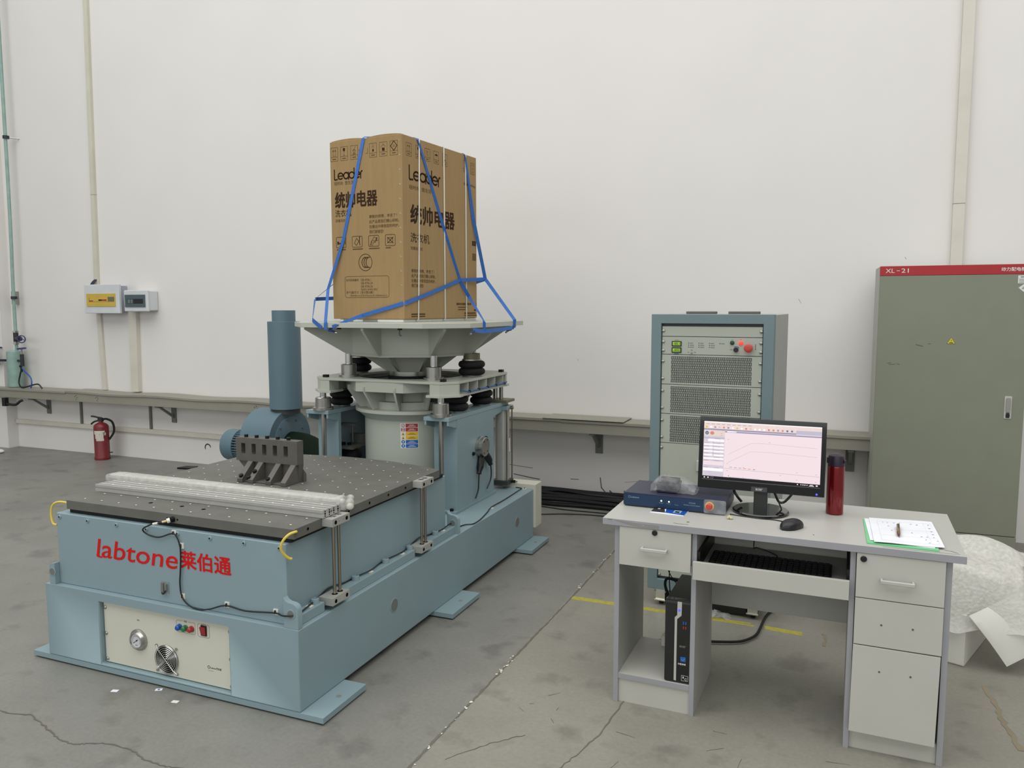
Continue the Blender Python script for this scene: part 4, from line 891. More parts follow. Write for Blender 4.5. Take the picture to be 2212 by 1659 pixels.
def icon(D, x0, z0, x1, z1, kind, m='print_ink_soft', cap=.3):
    w = .0018; D.frame(x0, z0, x1, z1, w, m); W, H = x1-x0, z1-z0; zc = z0+H*cap
    D.line([(x0, zc), (x1, zc)], w, m)
    def p(u, v): return (x0+W*u, zc+(z1-zc)*v)
    if kind == 'up':
        for u in (.35, .65): D.line([p(u, .15), p(u, .6)], .0014, m); D.poly([p(u-.08, .6), p(u+.08, .6), p(u, .85)], 'print_ink')
        D.line([p(.25, .12), p(.75, .12)], .0012, m)
    elif kind == 'glass': D.poly([p(.34, .85), p(.66, .85), p(.64, .6), p(.55, .5), p(.45, .5), p(.36, .6)], 'print_ink'); D.line([p(.5, .5), p(.5, .12)], .0014, m); D.line([p(.38, .1), p(.62, .1)], .0018, 'print_ink')
    elif kind == 'roll': D.line([p(.3, .45), p(.5, .6), p(.72, .42)], .0028, 'print_ink'); D.line([p(.5, .58), p(.66, .9)], .0018, m); D.line([p(.38, .3), p(.62, .3)], .003, 'print_ink'); D.line([p(.3, .12), p(.7, .12)], .0035, 'print_ink')
    elif kind == 'stack':
        q = [p(.4, .15), p(.62, .15), p(.62, .38), p(.4, .38)]; D.poly(q, 'print_ink')
        for v in (.5, .7): D.frame(*p(.4, v), *p(.62, v+.15), .0008, m)
    elif kind == 'sun': D.poly([p(.33, .1), p(.67, .1), p(.67, .42), p(.33, .42)], 'print_ink'); D.arc(*p(.5, .42), W*.3, .2, pi-.2, .0014, m, 10); D.line([p(.3, .85), p(.6, .65)], .001, m); D.line([p(.5, .9), p(.6, .65)], .001, m)
    elif kind == 'diamond': D.line([p(.5, .02), p(.92, .5), p(.5, .98), p(.08, .5)], .0042, 'print_ink', True); D.text('25', *p(.36, .4), *p(.64, .6), m)
    elif kind == 'hand': D.line([p(.3, .8), p(.45, .6), p(.4, .4), p(.6, .2)], .003, m); D.line([p(.45, .6), p(.65, .7)], .002, m)
    elif kind == 'umbrella': D.poly([p(.5+.3*cos(pi*i/8), .5+.2*sin(pi*i/8)) for i in range(9)], 'print_ink'); D.line([p(.5, .5), p(.5, .2)], .0012, m)
    elif kind == 'grid':
        for u in (.3, .65):
            for v in (.2, .5, .8): D.frame(*p(u-.1, v-.08), *p(u+.12, v+.08), .0012, m)
    if cap > .05: D.rect(x0+W*.25, z0+H*cap*.4, x0+W*.75, z0+H*cap*.6, m)
mb = MB(); D = Draw(mb, (0, 0, 0), (1, 0, 0), (0, 0, 1), .0008)
for x0, x1, k in ((-.526, -.472, 'up'), (-.450, -.397, 'glass'), (-.373, -.320, 'roll'), (-.233, -.181, 'stack'), (-.159, -.105, 'sun')): icon(D, x0, .950, x1, 1.030, k)
icon(D, -.084, .950, -.030, 1.030, 'diamond')
D.line([(-.31, 1.005), (-.31, .976), (-.295, .976)], .002, 'print_ink_soft'); D.line([(-.262, .976), (-.247, .976), (-.247, 1.005)], .002, 'print_ink_soft')
word_leader(D, -.503, .837, -.290, .899, .008, 'print_ink')
D.text('轻时尚', -.503, .806, -.438, .828, 'print_ink_soft'); D.text('悠生活', -.421, .806, -.356, .828, 'print_ink_soft')
D.text('统帅电器', -.501, .668, -.181, .765, 'print_ink', heavy=.0045)
D.text('洗衣机', -.501, .617, -.377, .660, 'print_ink', .004); D.text('双桶洗衣机', -.5, .586, -.405, .604, 'print_ink_soft')
def para(D, x0, z1, x1, dz, h, bold=.004):
    for i, (tx, f) in enumerate((('尊敬的师傅，辛苦了！', .96), ('此产品是我们精心研制，', 1.03), ('在搬运中得到您的呵护，', 1.03), ('我们谢谢您!', .5))):
        D.text(tx, x0, z1-i*dz-h, x0+(x1-x0)*f, z1-i*dz, 'print_ink_soft', bold)
para(D, -.244, .617, -.034, .0295, .0205)
for i, (x0, x1) in enumerate(((-.497, -.423), (-.375, -.299), (-.251, -.176), (-.128, -.057))):
    D.frame(x0, .432, x1, .496, .0026, 'print_ink', .008); c = (x0+x1)/2; z = .464
    if i == 0: D.rect(c-.03, z-.012, c-.018, z+.006, 'print_ink'); D.rect(c-.016, z-.01, c+.012, z-.002, 'print_ink'); D.line([(c+.014, z-.01), (c+.02, z+.008), (c+.03, z+.008), (c+.03, z-.012)], .003, 'print_ink')
    elif i == 1: D.line([(c-.022, z-.008), (c-.004, z+.02), (c+.012, z+.002), (c-.006, z-.022)], .003, 'print_ink', True); D.line([(c+.018, z+.022), (c+.016, z), (c+.02, z-.02)], .005, 'print_ink'); D.disc(c+.018, z+.026, .004, 'print_ink', 10)
    elif i == 2: D.line([(c-.03, z-.024), (c-.006, z-.024), (c-.006, z-.01), (c+.012, z-.01), (c+.012, z+.0), (c+.032, z+.0)], .0022, 'print_ink'); D.line([(c-.01, z+.006), (c+.004, z+.024), (c+.02, z+.014), (c+.006, z-.004)], .0024, 'print_ink', True); D.line([(c-.022, z-.02), (c-.014, z+.002)], .005, 'print_ink'); D.line([(c+.022, z+.002), (c+.024, z+.02)], .005, 'print_ink')
    else: D.frame(c-.018, z-.014, c+.018, z+.014, .0026, 'print_ink'); D.line([(c-.021, z-.017), (c+.021, z+.017)], .0034, 'print_ink'); D.line([(c-.021, z+.017), (c+.021, z-.017)], .0034, 'print_ink')
    D.rect(x0+.002, .417, x1-.002+(.006 if i in (1, 2) else (-.03 if i == 3 else 0)), .423, 'print_ink_soft')
cx, cz = -.278, .339
D.arc(cx, cz, .0495, 0, 2*pi, .0032, 'print_ink', 44, 1.0)
for dx in (-.015, 0, .015): D.line([(cx+dx+.017, cz+.030), (cx+dx+.008, cz+.0295), (cx+dx-.002, cz+.024), (cx+dx-.009, cz+.012), (cx+dx-.011, cz), (cx+dx-.009, cz-.012), (cx+dx-.002, cz-.024), (cx+dx+.008, cz-.0295), (cx+dx+.017, cz-.030)], .0045, 'print_ink')
D.frame(-.437, .130, -.107, .257, .0022, 'print_ink_soft', .016)
D.text('执行标准编号:', -.428, .228, -.330, .243, 'print_ink_soft', .004)
for i, tx in enumerate(('GB 4706.1', 'GB 4706.24', 'GB 4706.26', 'Q/0212HRE 002')):
    wd_ = (.076, .088, .088, .122)[i]; D.text(tx, -.315, .229-i*.0195, -.315+wd_, .242-i*.0195, 'print_ink_soft')
D.text('外包装尺寸（长X宽X高）', -.428, .152, -.222, .169, 'print_ink_soft', .004); D.text('（844mmX533mmX1064mm）', -.40, .135, -.122, .149, 'print_ink_soft')
part('printing', mb, bx, 0, 'dark printing on the narrow face')
mb = MB(); D = Draw(mb, (0, 0, 0), (0, 1, 0), (0, 0, 1), .0008)
for x0, x1, k in ((.04, .094, 'up'), (.137, .188, 'glass'), (.234, .289, 'hand'), (.332, .386, 'umbrella'), (.427, .483, 'stack'), (.676, .723, 'stack')): icon(D, x0, .951, x1, 1.024, k)
icon(D, .77, .949, .821, 1.022, 'grid', cap=.0)
word_leader(D, .066, .815, .398, .898, .0105, 'print_ink')
D.text('轻时尚', .067, .762, .168, .786, 'print_ink_soft'); D.text('悠生活', .195, .762, .298, .786, 'print_ink_soft')
D.text('统帅电器', .074, .563, .565, .677, 'print_ink', heavy=.0055)
D.text('承重: 80kg', .678, .862, .829, .883, 'print_ink_soft')
D.text('洗衣机', .074, .455, .273, .511, 'print_ink', .004); D.text('双桶洗衣机', .073, .41, .199, .43, 'print_ink_soft')
para(D, .077, .298, .330, .029, .022)
D.rect(.784, .481, .832, .512, 'print_ink'); D.rect(.79, .486, .826, .507, 'print_ink_soft')
for i in range(6): D.rect(.786, .424-i*.008, .835, .429-i*.008, 'print_ink_soft')
D.rect(.072, .013, .217, .018, 'print_ink'); D.rect(.072, .024, .217, .034, 'print_ink_soft'); D.rect(.678, .014, .841, .019, 'print_ink'); D.rect(.678, .026, .825, .036, 'print_ink_soft')
[D.rect(.58+.024*i, .085, .598+.024*i+(.004 if i in (0, 3, 5) else 0), .099, 'print_ink_soft') for i in range(8)]; D.rect(.60, .068, .72, .074, 'print_ink_soft'); D.rect(.60, .052, .69, .058, 'print_ink_soft')
D.line([(.835, .10), (.835, .06)], .005, 'print_ink'); D.rect(.805, .046, .828, .056, 'print_ink')
part('printing', mb, bx, 0, 'dark printing on the broad face')
st = part('staple', MB().box(-.018, -.010, -.0012, 0, 1.026, 1.030, 'steel').box(-.021, -.017, -.0014, 0, 1.028, 1.036, 'steel'), bx); copies(st, [(0, 0, -.083*i) for i in range(1, 13)])
for y in (.172, .441, .703):
    part('packing_band', MB().ribbon([(-.1, y, HZ+.0005), (.0005, y, HZ+.0005), (.0012, y, HZ-.002), (.0012, y-.012 if y < .2 else y, .5), (.0012, y-.03 if y < .2 else y, .0), (-.008, y-.034 if y < .2 else y, -.0135)], [(0, 0, 1), (.7, 0, .7), (1, 0, 0), (1, 0, 0), (1, 0, 0), (1, 0, -.3)], .012, 'white_band'), bx, 0, 'thin white packing band')
part('foam_base', MB().box(HX+.045, -.012, .006, HY+.012, -.0172, -.0004, 'foam_white'), bx, .003, 'white foam base')
mb = MB().box(-.46, -.385, .0045, .006, -.0165, -.001, 'grey_tape').box(-.31, -.20, .0045, .006, -.0165, -.001, 'grey_tape'); part('tape', mb, bx)
def bw(x, y, z): return BOXF.m @ Vector((x, y, z))
NF = BOXF.m.to_3x3() @ Vector((0, -1, 0)); NR = BOXF.m.to_3x3() @ Vector((1, 0, 0)); NT = Vector((0, 0, 1)); NB = -NF; NL = -NR
HF = Vector((-2.709, 3.772, 1.448)); HR = Vector((-1.884, 4.148, 1.448)); HR2 = Vector((-1.884, 4.61, 1.453))
e = .0015
def strap(name_label, pts, nrm, hooks, base):
    t = thing('lashing_strap', name_label, 'strap', base, group='blue lashing straps')
    part('webbing', MB().ribbon(pts, nrm, .0235, 'blue_strap'), t)
    for h, d in hooks:
        h = Vector(h); d = Vector(d)
        mb = MB().tube([h, h+d*.03+Vector((0, 0, -.004)), h+d*.05+Vector((0, 0, -.012))], .006, 'strap_dark', 6).cyl(h+d*.045+Vector((0, 0, -.012)), h+d*.06+Vector((0, 0, -.016)), .006, 'steel', 8)
        part('hook', mb, t)
    return t
NA = (bw(.615-.615, 0, 0)-bw(0, 0, 0))
pA = [HF+Vector((0, -.003, -.012)), HF+Vector((.0, -.003, .028)), bw(-.545, -.03, .18), bw(-.44, -e, .48), bw(-.275, -e, HZ-.004), bw(-.272, .003, HZ+.006), bw(-.14, .07, HZ+.012), bw(-.02, .15, HZ+.004), bw(e, .160, HZ-.004), bw(e, .40, .62), bw(e*2, .614, .248), bw(.03, .69, .14), HR+Vector((.002, 0, .032)), HR+Vector((.002, 0, -.02))]
nA = [(0, -1, 0), (0, -1, .2), NF, NF, NF, NF*.5+NT, NT, NT, NR+NT*.3, NR+NF*.45, NR*.6+NF*.8, NR*.5+NF, (.8, -.6, .1), (1, -.2, 0)]
strap('blue strap crossing the carton front, over its top and down the broad face', pA, nA, [(HF+Vector((.01, .005, -.016)), (.7, .4, 0))], (-2.4, 4.0, 1.49))
L0 = Vector((-3.19, 4.33, 1.618)); LQ = Vector((-2.80, 3.772, 1.492))
Rn = bw(.035, .90, .262)
pB = [LQ+Vector((.06, -.001, -.045)), LQ, L0, bw(HX-e, .62, .55), bw(HX-e, .70, HZ-.004), bw(HX+.01, .70, HZ+.004), bw(-.01, .70, HZ+.004), bw(e, .698, HZ-.004), bw(.012, .78, .66), Rn, HR2+Vector((.004, -.0, .03)), HR2+Vector((.003, 0, -.02))]
nB = [(0, -1, 0), (-.3, -1, 0), (-.4, -1, .2), NL+NF*.4, NL, NT, NT, NT+NR, NR+NF, NR*.4+NF, NR+NF*.8, (1, 0, 0)]
strap('blue strap over the rear of the carton top, hanging down past its back corners', pB, nB, [(HR2+Vector((-.01, -.02, -.03)), (-.2, -1, 0))], (-2.4, 4.6, 1.49))
HC = Vector((-2.664, 3.772, 1.452))
pC = [HC, HC+Vector((.03, -.004, .012)), bw(-.30, -.015, .02), bw(-.01, -e*2, .092), bw(e*3, .012, .0955), bw(e*4, .30, .165), bw(e*4, .612, .246), Rn+Vector((.004, 0, 0)), bw(-.02, HY+.02, .24), bw(HX+.02, HY+.02, .16), L0+Vector((-.002, .004, 0))]
nC = [(0, -1, 0), (0, -1, .3), NF, NF, NF+NR, NR, NR, NR+NB, NB, NB+NL, NL]
strap('blue strap slung around the lower part of the carton', pC, nC, [(HC+Vector((-.005, .004, -.006)), (-.7, .4, 0))], (-2.3, 4.0, 1.49))
pD = [(-1.884, 4.00, 1.437), (-1.882, 4.10, 1.426), (-1.882, 4.25, 1.4255), (-1.882, 4.44, 1.429), (-1.884, 4.60, 1.436)]
strap('short blue strap hanging under the right edge of the shaker plate', pD, [(1, 0, .2)]*5, [((-1.884, 4.02, 1.43), (0, -1, 0)), ((-1.884, 4.58, 1.433), (0, 1, .5))], (-1.88, 4.3, 1.43))

# ================================================================ BLOWER BEHIND THE MACHINE
bl = thing('blower', 'blue-grey centrifugal blower with tall round duct, behind the machine by the wall', 'blower', (-4.2, 5.2, 0))
BX_, BY_ = -4.10, 5.2
part('duct', MB().lathe((-4.145, BY_, 0), [(.130, .742), (.130, 1.448), (.126, 1.45), (.093, 1.4502), (.093, 1.538), (.089, 1.54)], 'duct_paint', 48).cyl((-4.145, BY_, .70), (-4.145, BY_, .745), .112, 'tray_dark', 40), bl)
def scroll(r, n=40):
    return [(BY_-.01+r*1.06*cos(a), .482+r*sin(a)) for a in [2*pi*i/n for i in range(n)]]
sc = MB().prism(scroll(.253), -4.40, -4.105, 'x', 'duct_paint'); part('scroll_housing', sc, bl, .004)
sd = MB().lathe((-4.105, BY_-.01, .475), [(.20, 0), (.20, .004), (.195, .006)], 'duct_paint', 48, 'x')
for i in range(10): a = .5+2*pi*i/10; sd.cyl((-4.099, BY_-.01+.178*cos(a), .475+.178*sin(a)), (-4.09, BY_-.01+.178*cos(a), .475+.178*sin(a)), .009, 'duct_paint', 10)
part('side_plate', sd, bl)
mo = MB().lathe((-4.40, BY_, .40), [(.118, 0), (.118, -.20)], 'tray_dark', 36, 'x')
for i in range(36): a = 2*pi*i/36; c, s = cos(a), sin(a); mo.add([(-4.42, BY_+(.113*c-.003*-s), .40+(.113*s+.003*-c)), (-4.62, BY_+(.113*c+.003*s), .40+(.113*s-.003*c)), (-4.62, BY_+(.130*c+.003*s), .40+(.130*s-.003*c)), (-4.42, BY_+(.130*c+.003*s), .40+(.130*s-.003*c)), (-4.42, BY_+(.113*c-.003*s), .40+(.113*s+.003*c)), (-4.62, BY_+(.113*c-.003*s), .40+(.113*s+.003*c)), (-4.62, BY_+(.130*c-.003*s), .40+(.130*s+.003*c)), (-4.42, BY_+(.130*c-.003*s), .40+(.130*s+.003*c))], [(0, 1, 2, 3), (7, 6, 5, 4), (2, 6, 7, 3), (1, 5, 6, 2), (0, 3, 7, 4)], 'duct_paint')
m_ = part('motor', mo, bl)
part('fan_cowl', MB().lathe((-4.62, BY_, .40), [(.134, 0), (.134, -.10), (.128, -.125), (.10, -.135)], 'duct_paint', 40, 'x'), m_)
part('stand', MB().box(-4.75, -4.08, BY_-.2, BY_+.22, 0, .03, 'duct_paint').box(-4.70, -4.42, BY_-.12, BY_+.12, .03, .27, 'duct_paint').box(-4.38, -4.12, BY_-.06, BY_+.10, .03, .24, 'duct_paint'), bl, .004)
part('inlet_hose', MB().tube([(-4.10, BY_, .43), (-3.97, BY_-.04, .432), (-3.84, BY_-.10, .42), (-3.68, BY_-.18, .365), (-3.53, BY_-.26, .27), (-3.42, BY_-.32, .14)], .118, 'green_hose', 28, 5), bl, 0, 'dark green flexible hose')

# ================================================================ AMPLIFIER RACK
rk = thing('amplifier_rack', 'tall blue-framed amplifier rack with slotted grey panels, behind the desk', 'amplifier rack', (.3, .35, .09), RACK)
mb = MB(); F0, F1, zb, zt = 0, .6, .09, 1.5285
o = [(0, zb), (.6, zb), (.6, zt), (0, zt)]; i_ = [(.051, .147), (.549, .147), (.549, 1.481), (.051, 1.481)]
vs = [(x, 0, z) for x, z in o]+[(x, 0, z) for x, z in i_]+[(x, .06, z) for x, z in o]+[(x, .06, z) for x, z in i_]
fs = []
for k in range(4):
    n = (k+1) % 4; fs += [(k, n, 4+n, 4+k), (8+n, 8+k, 12+k, 12+n), (n, k, 8+k, 8+n), (4+k, 4+n, 12+n, 12+k)]
part('front_frame', mb.add(vs, fs, 'rack_frame'), rk, .003)
part('cabinet_shell', MB().box(.004, .596, .0605, .72, zb, zt-.002, 'rack_side'), rk, .004)
part('backing', MB().box(.051, .549, .022, .06, .147, 1.481, 'tray_dark'), rk)
def rpanel(name, z0, z1): return part(name, MB().box(.0545, .5455, .010, .0215, z0+.0012, z1-.0012, 'rack_panel'), rk, .0008)
rpanel('blank_panel', 1.416, 1.468); ctl = rpanel('control_panel', 1.325, 1.4155)
vent = []
for z0, z1, g0, g1 in ((1.172, 1.3245, 1.181, 1.316), (1.0205, 1.1715, 1.0285, 1.1625), (.8695, 1.020, .8765, 1.0115)):
    p = rpanel('vent_panel', z0, z1); mb = MB(); D = Draw(mb, (0, .010, 0), (1, 0, 0), (0, 0, 1), .0007)
    nc = 81; pit = (g1-g0)/5.75
    for c in range(nc):
        x = .1045+.392*c/(nc-1)
        for r in range(7):
            za = g0+pit*r+(pit*.5 if c % 2 else 0)
            zb2 = min(za+pit*.84, g1)
            if za < g1-.004: D.rect(x-.0013, za, x+.0013, zb2, 'dark_hole')
        if c % 2: D.rect(x-.0013, g0+pit*.1, x+.0013, g0+pit*.34, 'dark_hole')
    part('vent_slots', mb, p)
rpanel('blank_panel', .16, .869)
part('handle', MB().box(.243, .257, -.004, .010, .735, .79, 'handle_grey'), rk, .003)
zs = (1.445, 1.3895, 1.345, 1.29, 1.202, 1.139, 1.051, .987, .899, .844, .40, .17)
s0 = part('screw', MB().lathe((.061, .010, 1.445), [(.0085, 0), (.0085, .002), (.007, .005), (.003, .0065)], 'steel', 16, '-y'), rk)
copies(s0, [(0, 0, z-1.445) for z in zs[1:]]+[(.478, 0, z-1.445) for z in zs])
CY_ = .010
for z0, z1, tx in ((1.3665, 1.3925, '-00.1'), (1.334, 1.3605, '-002')):
    m_ = part('meter_display', MB().box(.1045, .1535, CY_-.004, CY_, z0, z1, 'black_plastic'), ctl, 0, 'small green digital display')
    mb = MB(); D = Draw(mb, (.1045, CY_-.004, z0), (1, 0, 0), (0, 0, 1), .0005); D.rect(.005, .005, .044, .0215, 'lcd_green')
    D = Draw(mb, (.1045, CY_-.004, z0), (1, 0, 0), (0, 0, 1), .001); D.text(tx, .008, .0075, .041, .019, 'black_mark', .01); part('screen', mb, m_)
part('push_button', MB().lathe((.403, CY_, 1.389), [(.0105, 0), (.0105, .004), (.0085, .005), (.008, .008), (.003, .009)], 'btn_dkgreen', 20, '-y'), ctl, 0, 'dark green push button')
part('push_button', MB().lathe((.4445, CY_, 1.3885), [(.0105, 0), (.0105, .004), (.0085, .005), (.008, .008), (.003, .009)], 'lamp_red', 20, '-y'), ctl, 0, 'lit red push button')
part('knob', MB().lathe((.422, CY_, 1.355), [(.0115, 0), (.0115, .012), (.010, .015), (.004, .015)], 'black_plastic', 20, '-y'), ctl, 0, 'black knob')
part('emergency_stop', MB().lathe((.4825, CY_, 1.365), [(.012, 0), (.012, .012), (.0205, .014), (.0205, .024), (.016, .027), (.006, .0275)], 'estop_red', 28, '-y'), ctl, 0, 'red emergency stop button')
part('toggle_switch', MB().cyl((.205, CY_, 1.337), (.205, CY_-.004, 1.337), .005, 'steel', 10).cyl((.205, CY_-.003, 1.337), (.205, CY_-.013, 1.334), .002, 'steel', 8), ctl)
mb = MB(); D = Draw(mb, (0, CY_, 0), (1, 0, 0), (0, 0, 1), .0008)
for x in (.189, .2405, .2925, .344):
    for z in (1.384, 1.374, 1.364):
        if x > .33 and z < 1.38: continue
        D.disc(x, z, .0022, 'black_mark', 10); D.rect(x+.006, z-.002, x+(.022 if z > 1.38 else .026) , z+.0015, 'grey_mark')
D.arc(.422, 1.355, .0155, .5, 2.2, .003, 'label_blue', 10)
for k in range(4): D.rect(.512, 1.356+.0075*k, .5155, 1.360+.0075*k, 'black_mark')
D.rect(.2, 1.347, .21, 1.3505, 'grey_mark'); D.rect(.184, 1.336, .193, 1.3395, 'grey_mark'); D.rect(.217, 1.336, .227, 1.3395, 'grey_mark'); D.rect(.118, 1.396, .14, 1.399, 'grey_mark'); D.rect(.118, 1.3275, .14, 1.3305, 'label_blue'); D.rect(.393, 1.353, .404, 1.357, 'grey_mark'); D.rect(.4, 1.403, .405, 1.406, 'grey_mark'); D.rect(.441, 1.403, .447, 1.406, 'grey_mark')
part('panel_printing', mb, ctl)
for x in (.10, .325):
    part('lifting_bar', MB().box(x, x+.16, .35, .40, zt-.002, zt+.012, 'fixture_grey'), rk, .003)
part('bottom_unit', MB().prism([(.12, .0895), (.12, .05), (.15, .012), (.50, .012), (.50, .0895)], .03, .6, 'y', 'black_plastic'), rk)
for x in (.065, .535):
    for y in (.05, .66):
        c = MB().box(x-.025, x+.025, y-.03, y+.03, .030, .0895, 'bright_steel').box(x-.03, x+.03, y-.04, y+.03, .024, .032, 'bright_steel').cyl((x-.028, y-.03, .075), (x-.028, y-.036, .075), .005, 'steel', 8).cyl((x+.028, y-.03, .075), (x+.028, y-.036, .075), .005, 'steel', 8)
        c.cyl((x, y, .0), (x, y, .026), .012, 'black_rubber', 14)
        part('levelling_castor', c, rk, .0015)

# ================================================================ POWER CABINET
cb = thing('power_cabinet', 'tall grey-green power distribution cabinet with red XL-21 header strip', 'cabinet', (.41, .2, 0), CABF)
part('body', MB().box(0, .826, .02, .385, .0, 1.818, 'cab_side'), cb, .003)
dr = part('door', MB().box(.0015, .8245, .0, .0195, .152, 1.757, 'cab_door'), cb, .002)
hd = part('header_strip', MB().box(0, .826, .0, .0195, 1.7585, 1.818, 'cab_red'), cb, .0015, 'red header strip')
mb = MB(); D = Draw(mb, (0, 0, 0), (1, 0, 0), (0, 0, 1), .0008)
D.text('XL', .032, 1.776, .083, 1.802, 'label_white', .0); D.rect(.094, 1.787, .112, 1.790, 'label_white'); D.text('21', .121, 1.776, .162, 1.802, 'label_white', .0)
D.text('动力配电柜', .663, 1.776, .790, 1.800, 'label_white', .012)
part('lettering', mb, hd)
mb = MB().box(.0, .826, .0, .0195, .0, .148, 'cab_door'); pl_ = part('plinth_panel', mb, cb, .002)
mb = MB(); D = Draw(mb, (0, 0, 0), (1, 0, 0), (0, 0, 1), .0008)
for i in range(28): D.rect(.30+.0155*i, .06, .3095+.0155*i, .110, 'cab_gap')
part('vent_slots', mb, pl_)
hh = MB().prism(rrect(.7205, .884, .7595, 1.022, .005), -.004, .0, 'y', 'handle_grey').prism(rrect(.7285, .925, .7515, 1.014, .009), -.012, -.004, 'y', 'steel').cyl((.740, -.004, .905), (.740, -.010, .905), .011, 'black_plastic', 20).box(.730, .750, -.0055, -.004, .889, .921, 'tray_dark')
part('handle', hh, dr, .001, 'silver lift handle')
mb = MB(); D = Draw(mb, (0, 0, 0), (1, 0, 0), (0, 0, 1), .0008)
def tri(c, z0, z1, h): return [(c-h, z0), (c+h, z0), (c, z1)]
D.poly(tri(.4165, 1.335, 1.376, .0235), 'black_mark'); D2 = Draw(mb, (0, 0, 0), (1, 0, 0), (0, 0, 1), .0014); D2.poly(tri(.4165, 1.3370, 1.3735, .0208), 'label_yellow')
D3 = Draw(mb, (0, 0, 0), (1, 0, 0), (0, 0, 1), .002); D3.line([(.419, 1.363), (.4145, 1.356), (.4185, 1.356), (.415, 1.349)], .0014, 'black_mark'); D3.rect(.406, 1.340, .427, 1.3445, 'black_mark')
part('warning_label', mb, dr, 0, 'yellow electric warning triangle')
mb = MB(); D = Draw(mb, (0, 0, 0), (1, 0, 0), (0, 0, 1), .0008); D2 = Draw(mb, (0, 0, 0), (1, 0, 0), (0, 0, 1), .0014)
D.rect(.752, 1.703, .80, 1.750, 'label_white'); D2.rect(.765, 1.738, .792, 1.744, 'grey_mark')
for k in range(3): D2.rect(.757, 1.708+.009*k, .795, 1.711+.009*k, 'grey_mark')
D.line([(.757, 1.677), (.785, 1.699), (.812, 1.677), (.785, 1.652)], .001, 'label_white', True); D.poly([(.757, 1.677), (.785, 1.652), (.812, 1.677), (.785, 1.699)], 'label_white'); D2.rect(.774, 1.67, .797, 1.674, 'grey_mark'); D2.rect(.778, 1.677, .793, 1.681, 'grey_mark')
part('paper_label', mb, dr, 0, 'small white paper labels')
mb = MB(); D = Draw(mb, (0, 0, 0), (1, 0, 0), (0, 0, 1), .0006)
for p in ([(.222, 1.328), (.245, 1.322), (.262, 1.318)], [(.29, 1.333), (.305, 1.335)], [(.066, 1.207), (.085, 1.211)], [(.118, 1.206), (.135, 1.2)], [(.075, 1.2), (.11, 1.202)]): D.line(p, .004 if len(p) == 3 else .003, 'scuff')
part('scuff_marks', mb, dr)

# ================================================================ DESK
dk = thing('desk', 'grey-white office desk with drawers and a keyboard tray', 'desk', (.62, .25, 0), DESK)
dt = part('desktop', MB().box(0, 1.2385, .0012, .578, .7225, .7483, 'desk_top').box(-.0008, 1.2393, -.0008, .0012, .7222, .7478, 'desk_edge'), dk, .0012)
mb = MB(); D = Draw(mb, (0, -.0008, 0), (1, 0, 0), (0, 0, 1), .0006)
D.poly([(.045, .744), (.10, .741), (.145, .739), (.22, .7385), (.22, .7245), (.13, .7265), (.09, .733)], 'grey_tape'); D.disc(.213, .735, .0022, 'clip_white', 8); D.disc(.16, .733, .0018, 'clip_white', 8)
D.poly([(.018, .746), (.04, .746), (.035, .742), (.022, .743)], 'grey_mark')
D = Draw(mb, (0, 0, .7483), (1, 0, 0), (0, 1, 0), .0006); D.disc(.318, .062, .006, 'scuff', 8); D.line([(.27, .028), (.30, .022), (.325, .026)], .003, 'scuff'); D.disc(.765, .07, .003, 'scuff', 8); D.line([(1.18, .05), (1.20, .045), (1.215, .03)], .004, 'grey_mark'); D.line([(.99, .012), (1.1, .010), (1.22, .016)], .002, 'grey_mark'); D.poly([(1.06, .016), (1.18, .014), (1.19, .001), (1.06, .001)], 'grey_tape') if 0 else None
part('scuff_marks', mb, dt)
for x0, x1 in ((.043, .0625), (.3425, .3605), (.8895, .9075), (1.1835, 1.2025)):
    part('side_panel', MB().box(x0, x1, .0215, .43, .0, .7224, 'desk_grey').box(x0, x1, .020, .0215, .0, .7224, 'desk_edge'), dk, .0008)
part('modesty_panel', MB().box(.361, .889, .405, .42, .31, .7222, 'desk_grey'), dk, .0005)
part('modesty_panel', MB().box(.908, 1.183, .405, .42, .0, .7222, 'desk_grey'), dk, .0005)
def handle(p, x0, x1, z):
    h = MB(); y = .003; h.box(x0, x1, -.026, -.014, z-.006, z+.006, 'handle_grey').box(x0, x0+.008, -.016, y, z-.006, z+.006, 'handle_grey').box(x1-.008, x1, -.016, y, z-.006, z+.006, 'handle_grey')
    return part('handle', h, p, .002)
def lock(p, x, z): part('lock', MB().lathe((x, .0035, z), [(.0105, 0), (.0105, .004), (.009, .006), (.003, .0062)], 'black_plastic', 20, '-y'), p, 0, 'black lock')
d1 = part('drawer', MB().box(.066, .341, .004, .0195, .5685, .7205, 'desk_white').box(.07, .336, .02, .38, .58, .70, 'desk_grey'), dk, .0012); handle(d1, .155, .255, .645); lock(d1, .204, .7085)
d2 = part('drawer', MB().box(.9095, 1.1815, .004, .0195, .5635, .7205, 'desk_white').box(.912, 1.178, .02, .38, .58, .70, 'desk_grey'), dk, .0012); handle(d2, .985, 1.09, .635); lock(d2, .931, .701)
d3 = part('drawer', MB().box(.9095, 1.1815, .004, .0195, .3955, .5605, 'desk_white'), dk, .0012)
d4 = part('cabinet_door', MB().add([(.906, -.006, .079), (1.175, .002, .073), (1.175, .017, .073), (.906, .010, .079), (.909, .002, .392), (1.180, .004, .391), (1.180, .019, .391), (.909, .017, .392)], [(0, 3, 2, 1), (4, 5, 6, 7), (0, 1, 5, 4), (1, 2, 6, 5), (2, 3, 7, 6), (3, 0, 4, 7)], 'desk_white'), dk, .0012)
for p, zz, yy in ((d3, .4745, .004), (d4, .308, .001)):
    h = MB()
    for x in (.995, 1.092): h.cyl((x, yy+.003, zz), (x, yy-.0012, zz), .0035, 'scuff', 10)
    part('screw_hole', h, p)
